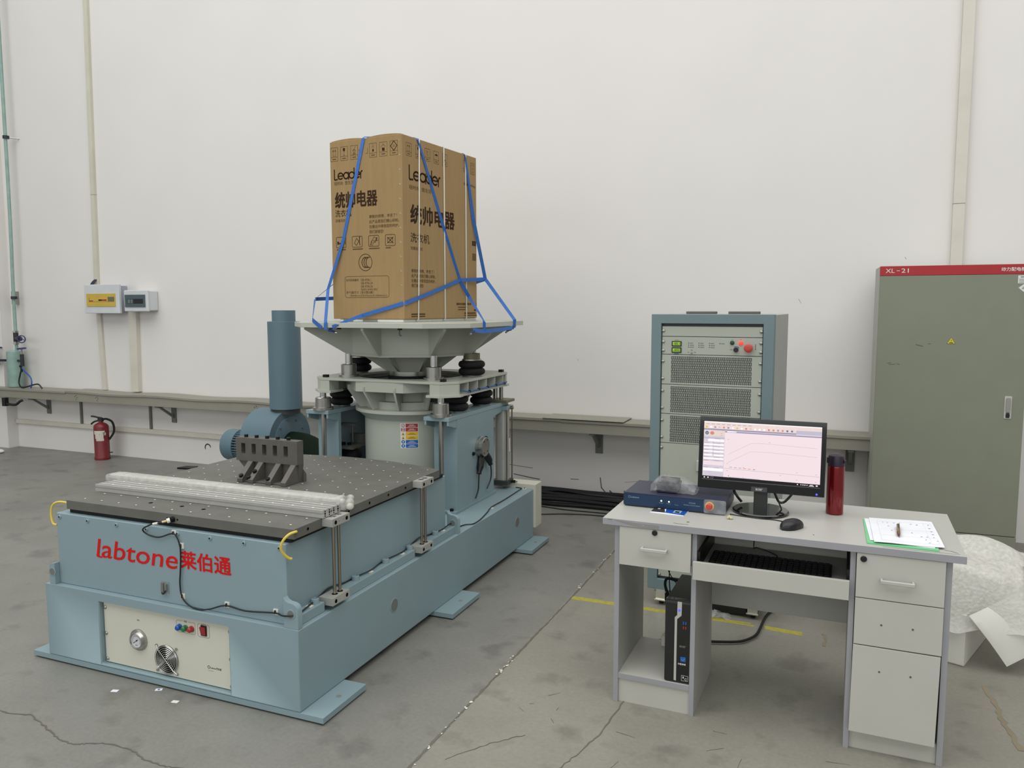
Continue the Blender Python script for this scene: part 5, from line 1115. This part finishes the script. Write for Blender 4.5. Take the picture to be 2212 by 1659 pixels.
part('plinth', MB().box(.908, 1.183, .034, .05, .0, .071, 'desk_white'), dk); part('plinth', MB().box(.063, .342, .030, .046, .0, .098, 'desk_white'), dk)
part('lower_shelf', MB().box(.063, .342, .0225, .40, .0985, .118, 'desk_white').box(.063, .342, .0212, .0225, .0985, .118, 'desk_edge'), dk)
kt = part('keyboard_tray', MB().box(.352, .898-.009, -.012, .004, .551, .6195, 'desk_white').box(.372, .880, .004, .36, .572, .588, 'desk_grey'), dk, .0012)
for x in (.3615, .8795): part('tray_slide', MB().box(x, x+.010, .03, .38, .555, .648, 'black_plastic').box(x-.001 if x > .5 else x, x+.022 if x < .5 else x+.010, .03, .06, .535, .556, 'black_plastic'), kt)
# computer tower
pc = thing('computer_tower', 'slim black computer tower on the low shelf of the desk', 'computer', (.293, .17, .1182), DESK)
part('case', MB().box(.246, .3405, .052, .335, .1184, .447, 'black_plastic'), pc, .003)
bz = part('front_bezel', MB().prism(rrect(.2445, .121, .342, .4495, .006), .030, .052, 'y', 'black_gloss'), pc, .001)
mb = MB(); D = Draw(mb, (0, .030, 0), (1, 0, 0), (0, 0, 1), .0008)
D.poly([(.291, .443), (.308, .443), (.307, .389), (.2905, .373), (.2905, .127), (.2815, .128), (.2815, .380), (.2905, .389)], 'handle_grey')
for i in range(7): D.rect(.2465+.0062*i, .434, .2515+.0062*i, .444, 'tray_dark')
D.rect(.3095, .435, .340, .444, 'tray_dark')
for i in range(6): D.rect(.249+.005*i, .126, .2496+.005*i, .43, 'tray_dark')
D.rect(.313, .355, .317, .367, 'led_blue') if 0 else D.rect(.313, .355, .317, .367, 'label_blue'); D.rect(.322, .355, .326, .367, 'label_blue'); D.rect(.313, .337, .317, .348, 'label_red'); D.rect(.322, .337, .326, .348, 'label_red')
D.text('acer', .301, .263, .326, .271, 'bracket_grey', .02)
D.rect(.306, .207, .326, .226, 'label_blue'); D.text('HDMI', .298, .193, .326, .200, 'label_white', .03); D.frame(.311, .131, .336, .152, .001, 'label_white'); D.poly([(.315, .144), (.318, .150), (.321, .144), (.318, .139)], 'label_white'); D.arc(.328, .138, .004, .6, 5.6, .0018, 'label_white', 10)
D2 = Draw(mb, (0, .030, 0), (1, 0, 0), (0, 0, 1), .0016); D2.disc(.2985, .409, .005, 'led_blue', 14); D2.line([(.310, .216), (.316, .211), (.323, .221)], .0012, 'soft_text')
part('front_details', mb, bz)
# keyboard
kb = thing('keyboard', 'black keyboard lying on the pulled-out tray of the desk', 'keyboard', (.612, .13, .588), DESK)
part('base', MB().prism([(.065, .5885), (.205, .5885), (.205, .606), (.065, .598)], .395, .830, 'x', 'black_plastic'), kb, .002)
kk = MB()
for r in range(6):
    for c in range(20):
        x = .402+.0212*c; y = .072+.0215*r; z = .5995+.008*(y-.065)/.14
        kk.box(x, x+.0175, y, y+.0175, z-.002, z+.0045, 'black_plastic')
part('keys', kk, kb, 0, None, 'stuff'); part('indicator', MB().box(.748, .752, .196, .199, .6055, .6068, 'led_green'), kb)
single('keyboard_cable', MB().tube([(.60, .205, .597), (.615, .235, .592), (.63, .27, .592), (.585, .30, .60), (.545, .31, .605), (.535, .33, .594), (.53, .37, .60), (.53, .395, .65), (.53, .402, .71)], .0022, 'black_plastic', 6).tube([(.445, .38, .56), (.455, .37, .52), (.472, .37, .505), (.487, .375, .53), (.49, .38, .56)], .0022, 'black_plastic', 6), 'thin black keyboard cable curling behind the keyboard under the desktop', 'cable', (.58, .3, .592), DESK)
# monitor
mo_ = thing('monitor', 'black widescreen computer monitor showing a pale pink graph, on the desk', 'monitor', (.557, .331, .7485), DESK)
MT = Matrix.Translation((.552, .283, .838)) @ Matrix.Rotation(radians(-5.5), 4, 'X')
def mpart(name, mb, par, bev=0, label=None):
    mb.v = [MT @ v for v in mb.v]; return part(name, mb, par, bev, label)
hw = .2395; HM = .287
cs = MB(); o = [(-hw, 0), (hw, 0), (hw, HM), (-hw, HM)]; i_ = [(-.2225, .036), (.2225, .036), (.2225, .2685), (-.2225, .2685)]
vs = [(x, 0, z) for x, z in o]+[(x, 0, z) for x, z in i_]+[(x, .03, z) for x, z in o]+[(x, .004, z) for x, z in i_]
fs = []
for k in range(4): n = (k+1) % 4; fs += [(k, n, 4+n, 4+k), (n, k, 8+k, 8+n), (4+k, 4+n, 12+n, 12+k)]
fs += [(12, 13, 14, 15), (11, 10, 9, 8)]
mc = mpart('bezel', cs.add(vs, fs, 'black_gloss').prism([(-.16, .06), (.16, .06), (.13, .23), (-.13, .23)], .03, .055, 'y', 'black_plastic'), mo_, .002)
scm = MB(); D = Draw(scm, (-.2225, .0032, .036), (1, 0, 0), (0, 0, 1), .0); SW, SH = .445, .2325
D.rect(0, 0, SW, SH, 'black_gloss'); L = [0]
def lay(n): return Draw(scm, (-.2225, .0032, .036), (1, 0, 0), (0, 0, 1), .0004*n)
A = lay(1); A.rect(0, .012, SW, SH, 'screen_pink'); A.rect(0, SH-.031, SW, SH, 'ui_bar'); A.rect(0, .012, .083, SH-.034, 'ui_blue')
Bq = lay(2); Bq.rect(0, SH-.004, SW, SH, 'ui_white'); Bq.rect(.0, SH-.0345, .352, SH-.029, 'ui_purple'); Bq.rect(.083, SH-.0415, SW, SH-.0365, 'ui_purple'); Bq.rect(.352, SH-.034, SW, SH-.018, 'ui_blue'); Bq.rect(.092, SH-.0405, .128, SH-.0355, 'ui_white')
for i in range(9): Bq.rect(.008+.0205*i, SH-.0115, .021+.0205*i, SH-.0095, 'ui_line')
Bq.rect(.0, SH-.058, .083, SH-.037, 'ui_bar') ; Bq.rect(0, SH-.070, .083, SH-.0655, 'ui_purple') if 0 else Bq.rect(0, SH-.0685, .083, SH-.063, 'ui_blue')
for i, (z, h) in enumerate(((SH-.081, .010), (SH-.0965, .007), (SH-.110, .007), (SH-.124, .007), (SH-.139, .007), (SH-.153, .007), (SH-.176, .016), (SH-.2, .012))):
    Bq.rect(.018 if i == 0 else .002, z, .081, z+h, 'ui_white' if i not in (6,) else 'screen_pink'); Bq.rect(.002, z+h+.0014, .022, z+h+.003, 'ui_line'); Bq.rect(.042, z+h+.001, .066, z+h+.0026, 'ui_line')
Bq.rect(.036, SH-.139, .042, SH-.082, 'ui_blue')
C_ = lay(3)
cols = ['ui_yellow', 'ui_white', 'ui_line', 'ui_grey', 'ui_red', 'ui_purple', 'ui_white', 'ui_yellow', 'ui_white', 'ui_red', 'ui_grey', 'ui_white', 'ui_white', 'ui_white', 'ui_red', 'ui_red', 'ui_line', 'ui_red', 'ui_navy', 'ui_navy']
for i, cc in enumerate(cols): x = .006+.0172*i; C_.rect(x, SH-.026, x+(.009 if i < 2 else .007), SH-(.018 if i < 2 else .019), cc)
C_.disc(.0125, SH-.047, .0075, 'ui_navy', 18); C_.poly([(.0103, SH-.051), (.0103, SH-.043), (.0165, SH-.047)], 'ui_white'); C_.poly([(.033+.0085*cos(a*pi/4+pi/8), SH-.047+.0075*sin(a*pi/4+pi/8)) for a in range(8)], 'ui_red')
C_.rect(.066, SH-.0475, .073, SH-.046, 'ui_line'); C_.rect(.066, SH-.056, .073, SH-.0545, 'ui_line')
w = .0007
C_.line([(.100, .104), (.185, .153), (.21, .155), (.26, .1555), (.34, .152), (.43, .1495)], w, 'ui_line'); C_.line([(.100, .072), (.185, .1205), (.21, .122), (.26, .1215), (.34, .119), (.43, .1155)], w, 'ui_line'); C_.line([(.085, .047), (SW-.003, .041)], .0009, 'ui_line')
for x, z in ((.098, .163), (.097, .066), (.16, .055), (.30, .035), (.16, .015), (.36, .051), (.43, .048), (.097, .038), (.255, .1605), (.36, .022), (.43, .02)): C_.rect(x-.003, z, x+.003, z+.0014, 'ui_line')
for i in range(6): C_.rect(.105+.018*i, .0525-.0006*i, .116+.018*i, .0545-.0006*i, 'ui_line' if i < 3 else 'ui_red')
C_.disc(.2, .0505, .0018, 'ui_navy', 8); C_.disc(.103, .0185, .0018, 'ui_navy', 8)
C_.rect(.105, .0125, .225, .0138, 'ui_purple')
C_.rect(.006, .0035, .011, .0085, 'ui_white'); C_.rect(.02, .004, .026, .008, 'ui_white'); C_.frame(.034, .003, .043, .009, .0006, 'ui_line')
for x, w2 in ((.362, .004), (.375, .003), (.382, .004), (.389, .004), (.397, .003)): C_.rect(x, .0045, x+w2, .008, 'ui_white')
C_.rect(.409, .0065, .42, .0085, 'ui_white'); C_.rect(.405, .003, .424, .005, 'ui_white'); C_.rect(.430, .004, .437, .0085, 'ui_white')
mpart('screen', scm, mc, 0, 'lit screen with a pale pink graph window')
mb = MB().box(-.03, .03, -.0012, 0, .001, .0195, 'tray_dark'); D = Draw(mb, (0, -.0012, 0), (1, 0, 0), (0, 0, 1), .0005); D.text('acer', -.0135, .006, .0135, .0145, 'handle_grey', .02); mpart('badge', mb, mc)
mb = MB(); D = Draw(mb, (0, 0, 0), (1, 0, 0), (0, 0, 1), .0008); D.disc(.212, .010, .004, 'led_blue', 12); mpart('power_light', mb, mc)
part('neck', MB().box(.529, .582, .318, .340, .757, .93, 'black_gloss'), mo_, .003)
part('foot', MB().lathe((.556, .325, 0), [(.105, .7485), (.108, .750), (.108, .757), (.104, .761), (.03, .763)], 'black_gloss', 56), mo_)
mb = MB().tube([(.445, .36, .86), (.447, .37, .815), (.462, .368, .79), (.478, .36, .775)], .0055, 'black_plastic', 8).tube([(.60, .35, .84), (.615, .36, .80), (.625, .365, .785), (.645, .365, .79), (.675, .36, .83)], .005, 'black_plastic', 8).tube([(.62, .36, .79), (.635, .34, .76), (.63, .31, .752), (.655, .30, .754), (.66, .32, .757)], .003, 'black_plastic', 6)
part('cables', mb, mo_)
# controller box
ct = thing('vibration_controller', 'flat dark blue controller box with a red stop button on the desk', 'controller', (.23, .33, .7485), DESK)
part('case', MB().prism(rrect(.024, .751, .436, .806, .008, 4), .2125, .452, 'y', 'ctrl_top'), ct, .001)
cf = part('front_panel', MB().prism(rrect(.029, .756, .431, .801, .006, 4), .2095, .2125, 'y', 'ctrl_front'), ct)
for x in (.05, .41): part('foot', MB().box(x-.012, x+.012, .225, .25, .7485, .752, 'black_rubber').box(x-.012, x+.012, .42, .44, .7485, .752, 'black_rubber'), ct)
part('stop_button', MB().lathe((.374, .2095, .781), [(.0175, 0), (.0175, .003), (.0135, .0035)], 'estop_yellow', 28, '-y').lathe((.374, .206, .781), [(.0125, 0), (.0125, .012), (.010, .015), (.004, .0155)], 'estop_red', 24, '-y'), cf, 0, 'red stop button on a yellow ring')
mb = MB(); D = Draw(mb, (0, .2095, 0), (1, 0, 0), (0, 0, 1), .0007)
D.arc(.0495, .7885, .0045, 0, 2*pi, .0011, 'soft_text', 12); D.text('Labtone', .057, .785, .090, .792, 'soft_text'); D.disc(.182, .7835, .0032, 'led_green', 12); D.disc(.213, .7825, .0032, 'led_green', 12)
D.text('Power', .174, .773, .190, .777, 'soft_text'); D.text('Ready', .205, .772, .221, .776, 'soft_text'); D.text('Output', .236, .770, .252, .774, 'soft_text'); D.text('VCS-04', .292, .783, .318, .789, 'soft_text'); D.text('Vibration Control System', .272, .773, .337, .779, 'soft_text')
part('panel_printing', mb, cf)
mb = MB().prism(rrect(.352, .7525, .4375, .8065, .006, 3), .2055, .2085, 'y', 'clear_pouch'); part('cover_film', mb, ct, 0, 'peeling clear film')
# pouch with small dark boxes
t = thing('clear_pouch', 'crinkled clear plastic pouch with dark boxes inside, on top of the blue controller', 'bag', (.215, .31, .8065), DESK)
part('contents', MB().box(.15, .235, .255, .345, .808, .8195, 'ctrl_top').box(.152, .234, .257, .343, .8205, .832, 'black_plastic').box(.15, .237, .255, .345, .833, .845, 'ctrl_top').box(.153, .232, .258, .342, .846, .857, 'black_plastic'), t, .002)
mb = MB(); n, k = 16, 18; vs = []
for i in range(n+1):
    u = i/n; x = .128+.18*u; hh = .031*(1-max(0, (u-.55)/.45)**1.5*.62)*min(1, .55+u*3); wy = .056*(1-.15*max(0, u-.6))
    for j in range(k):
        a = 2*pi*j/k; sy = abs(cos(a))**.5*(1 if cos(a) > 0 else -1); sz = abs(sin(a))**.5*(1 if sin(a) > 0 else -1)
        vs.append((x+random.uniform(-.003, .003), .30+sy*wy+random.uniform(-.004, .004), max(.8068, .8068+hh*(1+sz)+random.uniform(-.003, .003))))
fs = [(i*k+j, i*k+(j+1) % k, (i+1)*k+(j+1) % k, (i+1)*k+j) for i in range(n) for j in range(k)]+[tuple(range(k))[::-1], tuple(n*k+j for j in range(k))]
part('film', mb.add(vs, fs, 'clear_pouch'), t)
mb = MB().prism([(.152, .142), (.286, .135), (.292, .235), (.155, .235)], .7485, .7505, 'z', 'paper'); D = Draw(mb, (0, 0, .7505), (1, 0, 0), (0, 1, 0), .0005)
D.poly([(.152, .155), (.21, .155), (.19, .235), (.155, .235)], 'black_mark'); D.poly([(.21, .155), (.287, .142), (.29, .235), (.20, .235)], 'pcb_blue'); D2 = Draw(mb, (0, 0, .7505), (1, 0, 0), (0, 1, 0), .001); D2.rect(.238, .165, .268, .205, 'soft_text'); D2.rect(.244, .172, .262, .19, 'ctrl_front'); D2.rect(.17, .2, .18, .21, 'paper')
single('booklet', mb, 'glossy blue and black booklet half under the blue controller', 'booklet', (.22, .18, .7485), DESK)
mb = MB().sphere((.456, .172, .755), .0075, 'putty', 12, (1.1, 1, .9)).sphere((.464, .164, .754), .0065, 'putty', 12, (1.2, .9, .9)).sphere((.452, .163, .753), .005, 'putty', 10)
single('putty_lump', mb, 'small lump of pale putty at the corner of the blue controller', 'putty', (.458, .166, .7485), DESK)
# flask
t = thing('vacuum_flask', 'red metallic vacuum flask with dark lid standing on the desk', 'flask', (.828, .415, .7485), DESK)
part('body', MB().lathe((.828, .415, 0), [(.030, .7485), (.0325, .752), (.0325, .936), (.0315, .941)], 'flask_red', 44), t)
l_ = part('lid', MB().lathe((.828, .415, 0), [(.0315, .9415), (.0315, .972), (.028, .982), (.015, .989), (.004, .990)], 'flask_lid', 40), t)
part('latch', MB().box(.793, .800, .40, .42, .952, .975, 'flask_lid').box(.855, .864, .395, .408, .955, .968, 'flask_lid'), l_, .002)
# mouse
mv = []; t = thing('mouse', 'black computer mouse on the desktop in front of the monitor', 'mouse', (.685, .125, .7485), DESK)
mb = MB(); n, k = 14, 20; vs = []
ang = radians(-33); cx, cy = .687, .130
for i in range(n+1):
    u = -1+2*i/n; ln = .056
    wd_ = .030*sqrt(max(0, 1-abs(u)**3.0))*(1-.12*u)*(1-.35*max(0, -u-.3)) ; ht = .036*sqrt(max(0, 1-abs(u*.98+.02)**2.4))
    for j in range(k):
        a = 2*pi*j/k; y0_ = wd_*cos(a); z = .7485+max(0, ht*(.35+.65*sin(a))) if sin(a) > -.3 else .7487
        X = u*ln; vs.append((cx+X*sin(-ang)*1.0+y0_*cos(ang), cy+X*cos(ang)*-1.0*-1+y0_*sin(ang)*1.0, z))
fs = [(i*k+j, (i+1)*k+j, (i+1)*k+(j+1) % k, i*k+(j+1) % k) for i in range(n) for j in range(k)]
part('shell', mb.add(vs, fs, 'black_plastic'), t, 0, angle=80)
mb = MB(); mb.tube([(.660, .182, .757), (.652, .2, .7515), (.62, .215, .7505), (.57, .212, .7505), (.50, .222, .7505), (.45, .235, .7505)], .0022, 'black_plastic', 6); part('cable', mb, t)
# papers and pen
def sheet(name, pts, z, m, label, cat, wav=0, th=.0006, group=None):
    n = 12; vs = []
    for k in (0, 1):
        for i in range(n+1):
            for j in range(n+1):
                u, v = i/n, j/n
                p = [(pts[0][q]*(1-u)+pts[1][q]*u)*(1-v)+(pts[3][q]*(1-u)+pts[2][q]*u)*v for q in (0, 1)]
                h = wav*(.5+.5*sin(5*u+3*v+1))*(1-v*.3)*(1 if v < .95 else .6)
                vs.append((p[0], p[1], z+h+k*th))
    N = (n+1)**2; fs = []
    for i in range(n):
        for j in range(n):
            a = i*(n+1)+j; b = a+n+1; fs += [(a, a+1, b+1, b), (N+a, N+b, N+b+1, N+a+1)]
    def wall_(a, b): fs.append((a, b, N+b, N+a))
    for i in range(n): wall_(i*(n+1), (i+1)*(n+1)); wall_((i+1)*(n+1)+n, i*(n+1)+n); wall_(i+1, i); wall_(n*(n+1)+i, n*(n+1)+i+1)
    return MB().add(vs, fs, m)
single('folder', sheet('f', [(.940, .028), (1.160, .022), (1.168, .375), (.932, .362)], .7485, 'folder_green', '', '', 0, .004), 'green folder under the loose papers on the right of the desktop', 'folder', (1.05, .2, .7485), DESK)
single('paper_sheet', sheet('p', [(.950, .060), (1.150, .040), (1.150, .345), (.936, .366)], .7527, 'paper', '', '', .0012), 'lower white paper sheet showing at the left of the printed sheet on the green folder', 'paper', (1.04, .2, .7525), DESK)
mb = sheet('p', [(.962, .030), (1.180, .056), (1.168, .398), (.952, .376)], .7545, 'paper', '', '', .0035)
tb = sheet('p', [(.962, .030), (1.180, .056), (1.168, .398), (.952, .376)], .7555, 'paper', '', '', .0035)
def onp(u, v):
    p = [(.962*(1-u)+1.180*u)*(1-v)+(.952*(1-u)+1.168*u)*v, (.030*(1-u)+.056*u)*(1-v)+(.376*(1-u)+.398*u)*v]
    return (p[0], p[1], .7557+.0035*(.5+.5*sin(5*u+3*v+1))*(1-v*.3)*(1 if v < .95 else .6))
def pmark(u, v, du, dv, m='soft_text'): mb.add([onp(u, v), onp(u+du, v), onp(u+du, v+dv), onp(u, v+dv)], [(0, 1, 2, 3)], m)
for u, v in ((.2, .82), (.27, .82), (.37, .82), (.46, .82), (.63, .8), (.72, .78), (.27, .68), (.3, .5), (.36, .36), (.38, .24), (.6, .46), (.72, .33), (.8, .33), (.9, .8), (.89, .66), (.9, .54), (.9, .43), (.9, .32), (.77, .22), (.93, .2), (.8, .12)): pmark(u, v, random.uniform(.016, .034), random.uniform(.014, .026))
for u in (.12, .84, .95): pmark(u, .08, .002, .8, 'handle_grey')
for v in (.08, .3, .55, .87): pmark(.12, v, .83, .0025, 'handle_grey')
single('paper_sheet', mb, 'printed white paper sheet with a table, topmost on the green folder', 'paper', (1.06, .2, .7545), DESK)
t = thing('pen', 'brown and gold pen lying on the printed paper sheet', 'pen', (1.046, .2, .762), DESK)
part('barrel', MB().tube([(1.043, .13, .7635), (1.0435, .138, .7637), (1.0475, .262, .7655), (1.048, .27, .7655)], lambda t: .004 if t < .06 or t > .95 else .0062, 'pen_brown', 12, 1), t)
part('band', MB().cyl((1.0443, .163, .7641), (1.0455, .20, .7646), .0066, 'gold_zinc', 14), t, 0, 'gold band')

# ================================================================ FLOOR ITEMS ON THE RIGHT
def tape(pts, lab):
    single('floor_tape', MB().prism(pts, 0, .0006, 'z', 'tape_yellow'), lab, 'floor tape', (pts[0][0], pts[0][1], 0), group='yellow tape on the floor')
tape([(-1.268, 3.90), (-.42, 3.893), (-.315, 3.888), (-.318, 3.905), (-.44, 3.912), (-.36, 3.918), (-.33, 3.917), (-.335, 3.930), (-1.262, 3.945)], 'longer strip of yellow floor tape running under the desk from the floor joint')
tape([(-.262, 3.878), (-.092, 3.862), (-.094, 3.908), (-.275, 3.922), (-.268, 3.905)], 'short strip of yellow floor tape seen through the desk kneehole, right of the longer strip')
single('power_cable', MB().tube([(-.78, 3.48, .02), (-.62, 3.565, .012), (-.483, 3.607, .012), (-.375, 3.648, .012), (-.327, 3.696, .012), (-.296, 3.762, .012), (-.285, 3.848, .012), (-.276, 3.968, .012), (-.261, 4.063, .012), (-.231, 4.134, .014), (-.18, 4.20, .014), (-.05, 4.3, .014)], .0062, 'black_rubber', 10), 'thick black power cable snaking across the floor under the desk', 'cable', (-.4, 3.8, 0))
mb = MB(); 
g = [(random.uniform(-.58, -.43), random.uniform(3.90, 3.98)) for _ in range(1)]
n = 8; vs = []
for i in range(n+1):
    for j in range(n+1): vs.append((-.60+.165*i/n+random.uniform(-.008, .008), 3.90+.09*j/n+random.uniform(-.008, .008), .003+random.uniform(0, .03)*sin(pi*i/n)*1.0+.001))
single('plastic_film', mb.add(vs, [(i*(n+1)+j, (i+1)*(n+1)+j, (i+1)*(n+1)+j+1, i*(n+1)+j+1) for i in range(n) for j in range(n)], 'clear_pouch'), 'crumpled clear plastic film on the floor by the yellow tape', 'plastic film', (-.52, 3.94, 0))
t = thing('power_adapter', 'white plug block with black plug standing behind the computer tower', 'plug', (.205, .36, .118), DESK)
part('block', MB().box(.165, .245, .33, .385, .1182, .165, 'clip_white'), t, .004)
part('plug', MB().box(.18, .225, .345, .378, .1655, .205, 'black_plastic'), t, .003)
mb = MB().tube([(.20, .36, .205), (.205, .37, .25), (.215, .36, .29), (.195, .35, .33), (.175, .35, .38), (.18, .355, .41), (.215, .34, .415), (.26, .337, .41)], .006, 'black_rubber', 8).tube([(.205, .39, .72), (.195, .385, .55), (.185, .38, .43), (.195, .37, .33), (.222, .35, .26), (.205, .36, .22)], .0025, 'black_plastic', 6).tube([(.195, .40, .72), (.165, .39, .52), (.18, .37, .45), (.215, .35, .405), (.25, .337, .385)], .0022, 'black_plastic', 6)
part('cord', mb, t)
for x, y, r, m, lab in ((-2.678, 2.224, .3, 'paper', 'white paper scrap on the floor before the machine, farthest left of the scraps'), (-2.519, 2.30, .5, 'paper', 'white and blue paper scrap on the floor, closest to the machine foot'), (-2.38, 2.25, .2, 'estop_yellow', 'cream paper scrap on the floor before the machine')):
    mb = MB(); c, s = cos(r), sin(r); q = [(-.014, -.009), (.014, -.009), (.014, .009), (-.014, .009)]
    mm = 'paper' if m == 'paper' else 'clip_white'
    mb.prism([(x+a*c-b_*s, y+a*s+b_*c) for a, b_ in q], 0, .0012, 'z', mm)
    if r == .5: D = Draw(mb, (x, y, .0012), (c, s, 0), (-s, c, 0), .0005); D.disc(0, 0, .005, 'label_blue', 10)
    single('paper_scrap', mb, lab, 'paper scrap', (x, y, 0), group='paper scraps on the floor')
# black cable bundle at the wall foot
t = thing('cable_bundle', 'thick bundle of black cables lying along the foot of the wall', 'cable', (-1.8, 5.8, 0), group=None)
random.seed(3)
for i in range(11):
    y0 = 5.74+.02*i; z0 = .022+.018*(i % 4)+(.03 if 3 < i < 9 else 0); j = lambda: random.uniform(-.012, .012)
    part('cable', MB().tube([(-3.0+.25*k, y0+j()-(.06*max(0, k-6)**1.3 if k > 6 else 0)*.5, max(.016, z0+j())) for k in range(10)], .0155, 'black_rubber' if i % 3 else 'black_plastic', 8, 3), t)
single('floor_cable', MB().tube([(-2.3, 5.71, .006), (-2.118, 5.684, .006), (-1.879, 5.645, .006), (-1.592, 5.653, .006), (-1.3, 5.62, .006)], .005, 'black_plastic', 6), 'thin black floor cable running just in front of the black cable bundle', 'cable', (-1.9, 5.66, 0))
single('floor_cable', MB().tube([(-2.3, 5.40, .006), (-2.028, 5.442, .006), (-1.84, 5.528, .006), (-1.57, 5.576, .006), (-1.2, 5.55, .006)], .005, 'black_plastic', 6), 'thin black floor cable lying farther out on the concrete than the other thin one', 'cable', (-1.8, 5.5, 0))
# white carton with bubble wrap
t = thing('white_carton', 'open white carton overflowing with bubble wrap, on the floor right of the desk', 'carton', (-.25, .2, 0), CARF)
part('box', MB().box(-.5, 0, 0, .40, .002, .006, 'board_white').box(-.5, 0, 0, .004, .002, .232, 'board_white').box(-.5, 0, .396, .40, .002, .232, 'board_white').box(-.5, -.496, .004, .396, .006, .232, 'board_white').box(-.004, 0, .004, .396, .006, .232, 'board_white'), t)
part('flap', MB().add([(0, .0, .23), (-.05, -.03, .20)], [], 'board_white'), t) if 0 else None
def Wc(x, y, z):
    v = CARF.m.inverted() @ Vector((x, y, z)); return v
A_, B_, C2, D_ = Wc(.578, 3.765, .236), Wc(.727, 3.76, .040), Wc(.98, 3.86, .19), Wc(.80, 3.88, .345)
n = 10; vs = []
for k in (0, 1):
    for i in range(n+1):
        for j in range(n+1):
            u, v = i/n, j/n; p = A_.lerp(B_, u).lerp(D_.lerp(C2, u), v)+Vector((0, -.012*sin(pi*u), .014*sin(pi*u)*(1-v*.5)+.004*k)); vs.append(p)
N = (n+1)**2; fs = []
for i in range(n):
    for j in range(n): a = i*(n+1)+j; b_ = a+n+1; fs += [(a, a+1, b_+1, b_), (N+a, N+b_, N+b_+1, N+a+1)]
for i in range(n): fs += [(i*(n+1), (i+1)*(n+1), N+(i+1)*(n+1), N+i*(n+1)), ((i+1)*(n+1)+n, i*(n+1)+n, N+i*(n+1)+n, N+(i+1)*(n+1)+n), (i+1, i, N+i, N+i+1), (n*(n+1)+i, n*(n+1)+i+1, N+n*(n+1)+i+1, N+n*(n+1)+i)]
part('foam_flap', MB().add(vs, fs, 'board_white'), t, 0, 'white foam sheet folded over the edge')
random.seed(11)
def wrap_sheet(fn, n, m, mat_):
    vs = [fn(i/n, j/m) for i in range(n+1) for j in range(m+1)]
    return MB().add(vs, [(i*(m+1)+j, (i+1)*(m+1)+j, (i+1)*(m+1)+j+1, i*(m+1)+j+1) for i in range(n) for j in range(m)], mat_)
rn = [[random.uniform(-1, 1) for _ in range(40)] for _ in range(40)]
def nz2(u, v, s):
    a, b_ = u*s, v*s; i, j = int(a) % 39, int(b_) % 39; fu, fv = a-int(a), b_-int(b_); fu = fu*fu*(3-2*fu); fv = fv*fv*(3-2*fv)
    return (rn[i][j]*(1-fu)+rn[i+1][j]*fu)*(1-fv)+(rn[i][j+1]*(1-fu)+rn[i+1][j+1]*fu)*fv
def f1(u, v):
    x = .12+.80*u; y = 3.76+.60*v
    e = max(0, 1-((u-.5)/.5)**4); f = max(0, 1-((v-.52)/.5)**2)
    z = .22+.27*(e**.5)*(f**.6)-.06*max(0, u-.55)+.035*nz2(u, v, 6)+.006*nz2(u+.3, v, 18)
    z -= .035*max(0, .15-v)/.15
    p = CARF.m.inverted() @ Vector((x, y+.02*nz2(u, v+.5, 6), z)); return p
part('bubble_wrap', wrap_sheet(f1, 60, 44, 'bubble_film'), t, 0, 'heaped bubble wrap', angle=80)
def f2(u, v):
    x = .80+.42*u; y = 3.80+.42*v
    z = .43-.20*u**1.3-.02*v+.03*nz2(u+.1, v+.2, 8)+.012*nz2(u, v, 20); return CARF.m.inverted() @ Vector((x, y, z))
part('bubble_wrap', wrap_sheet(f2, 36, 36, 'bubble_film'), t, 0, 'heaped bubble wrap', angle=80)
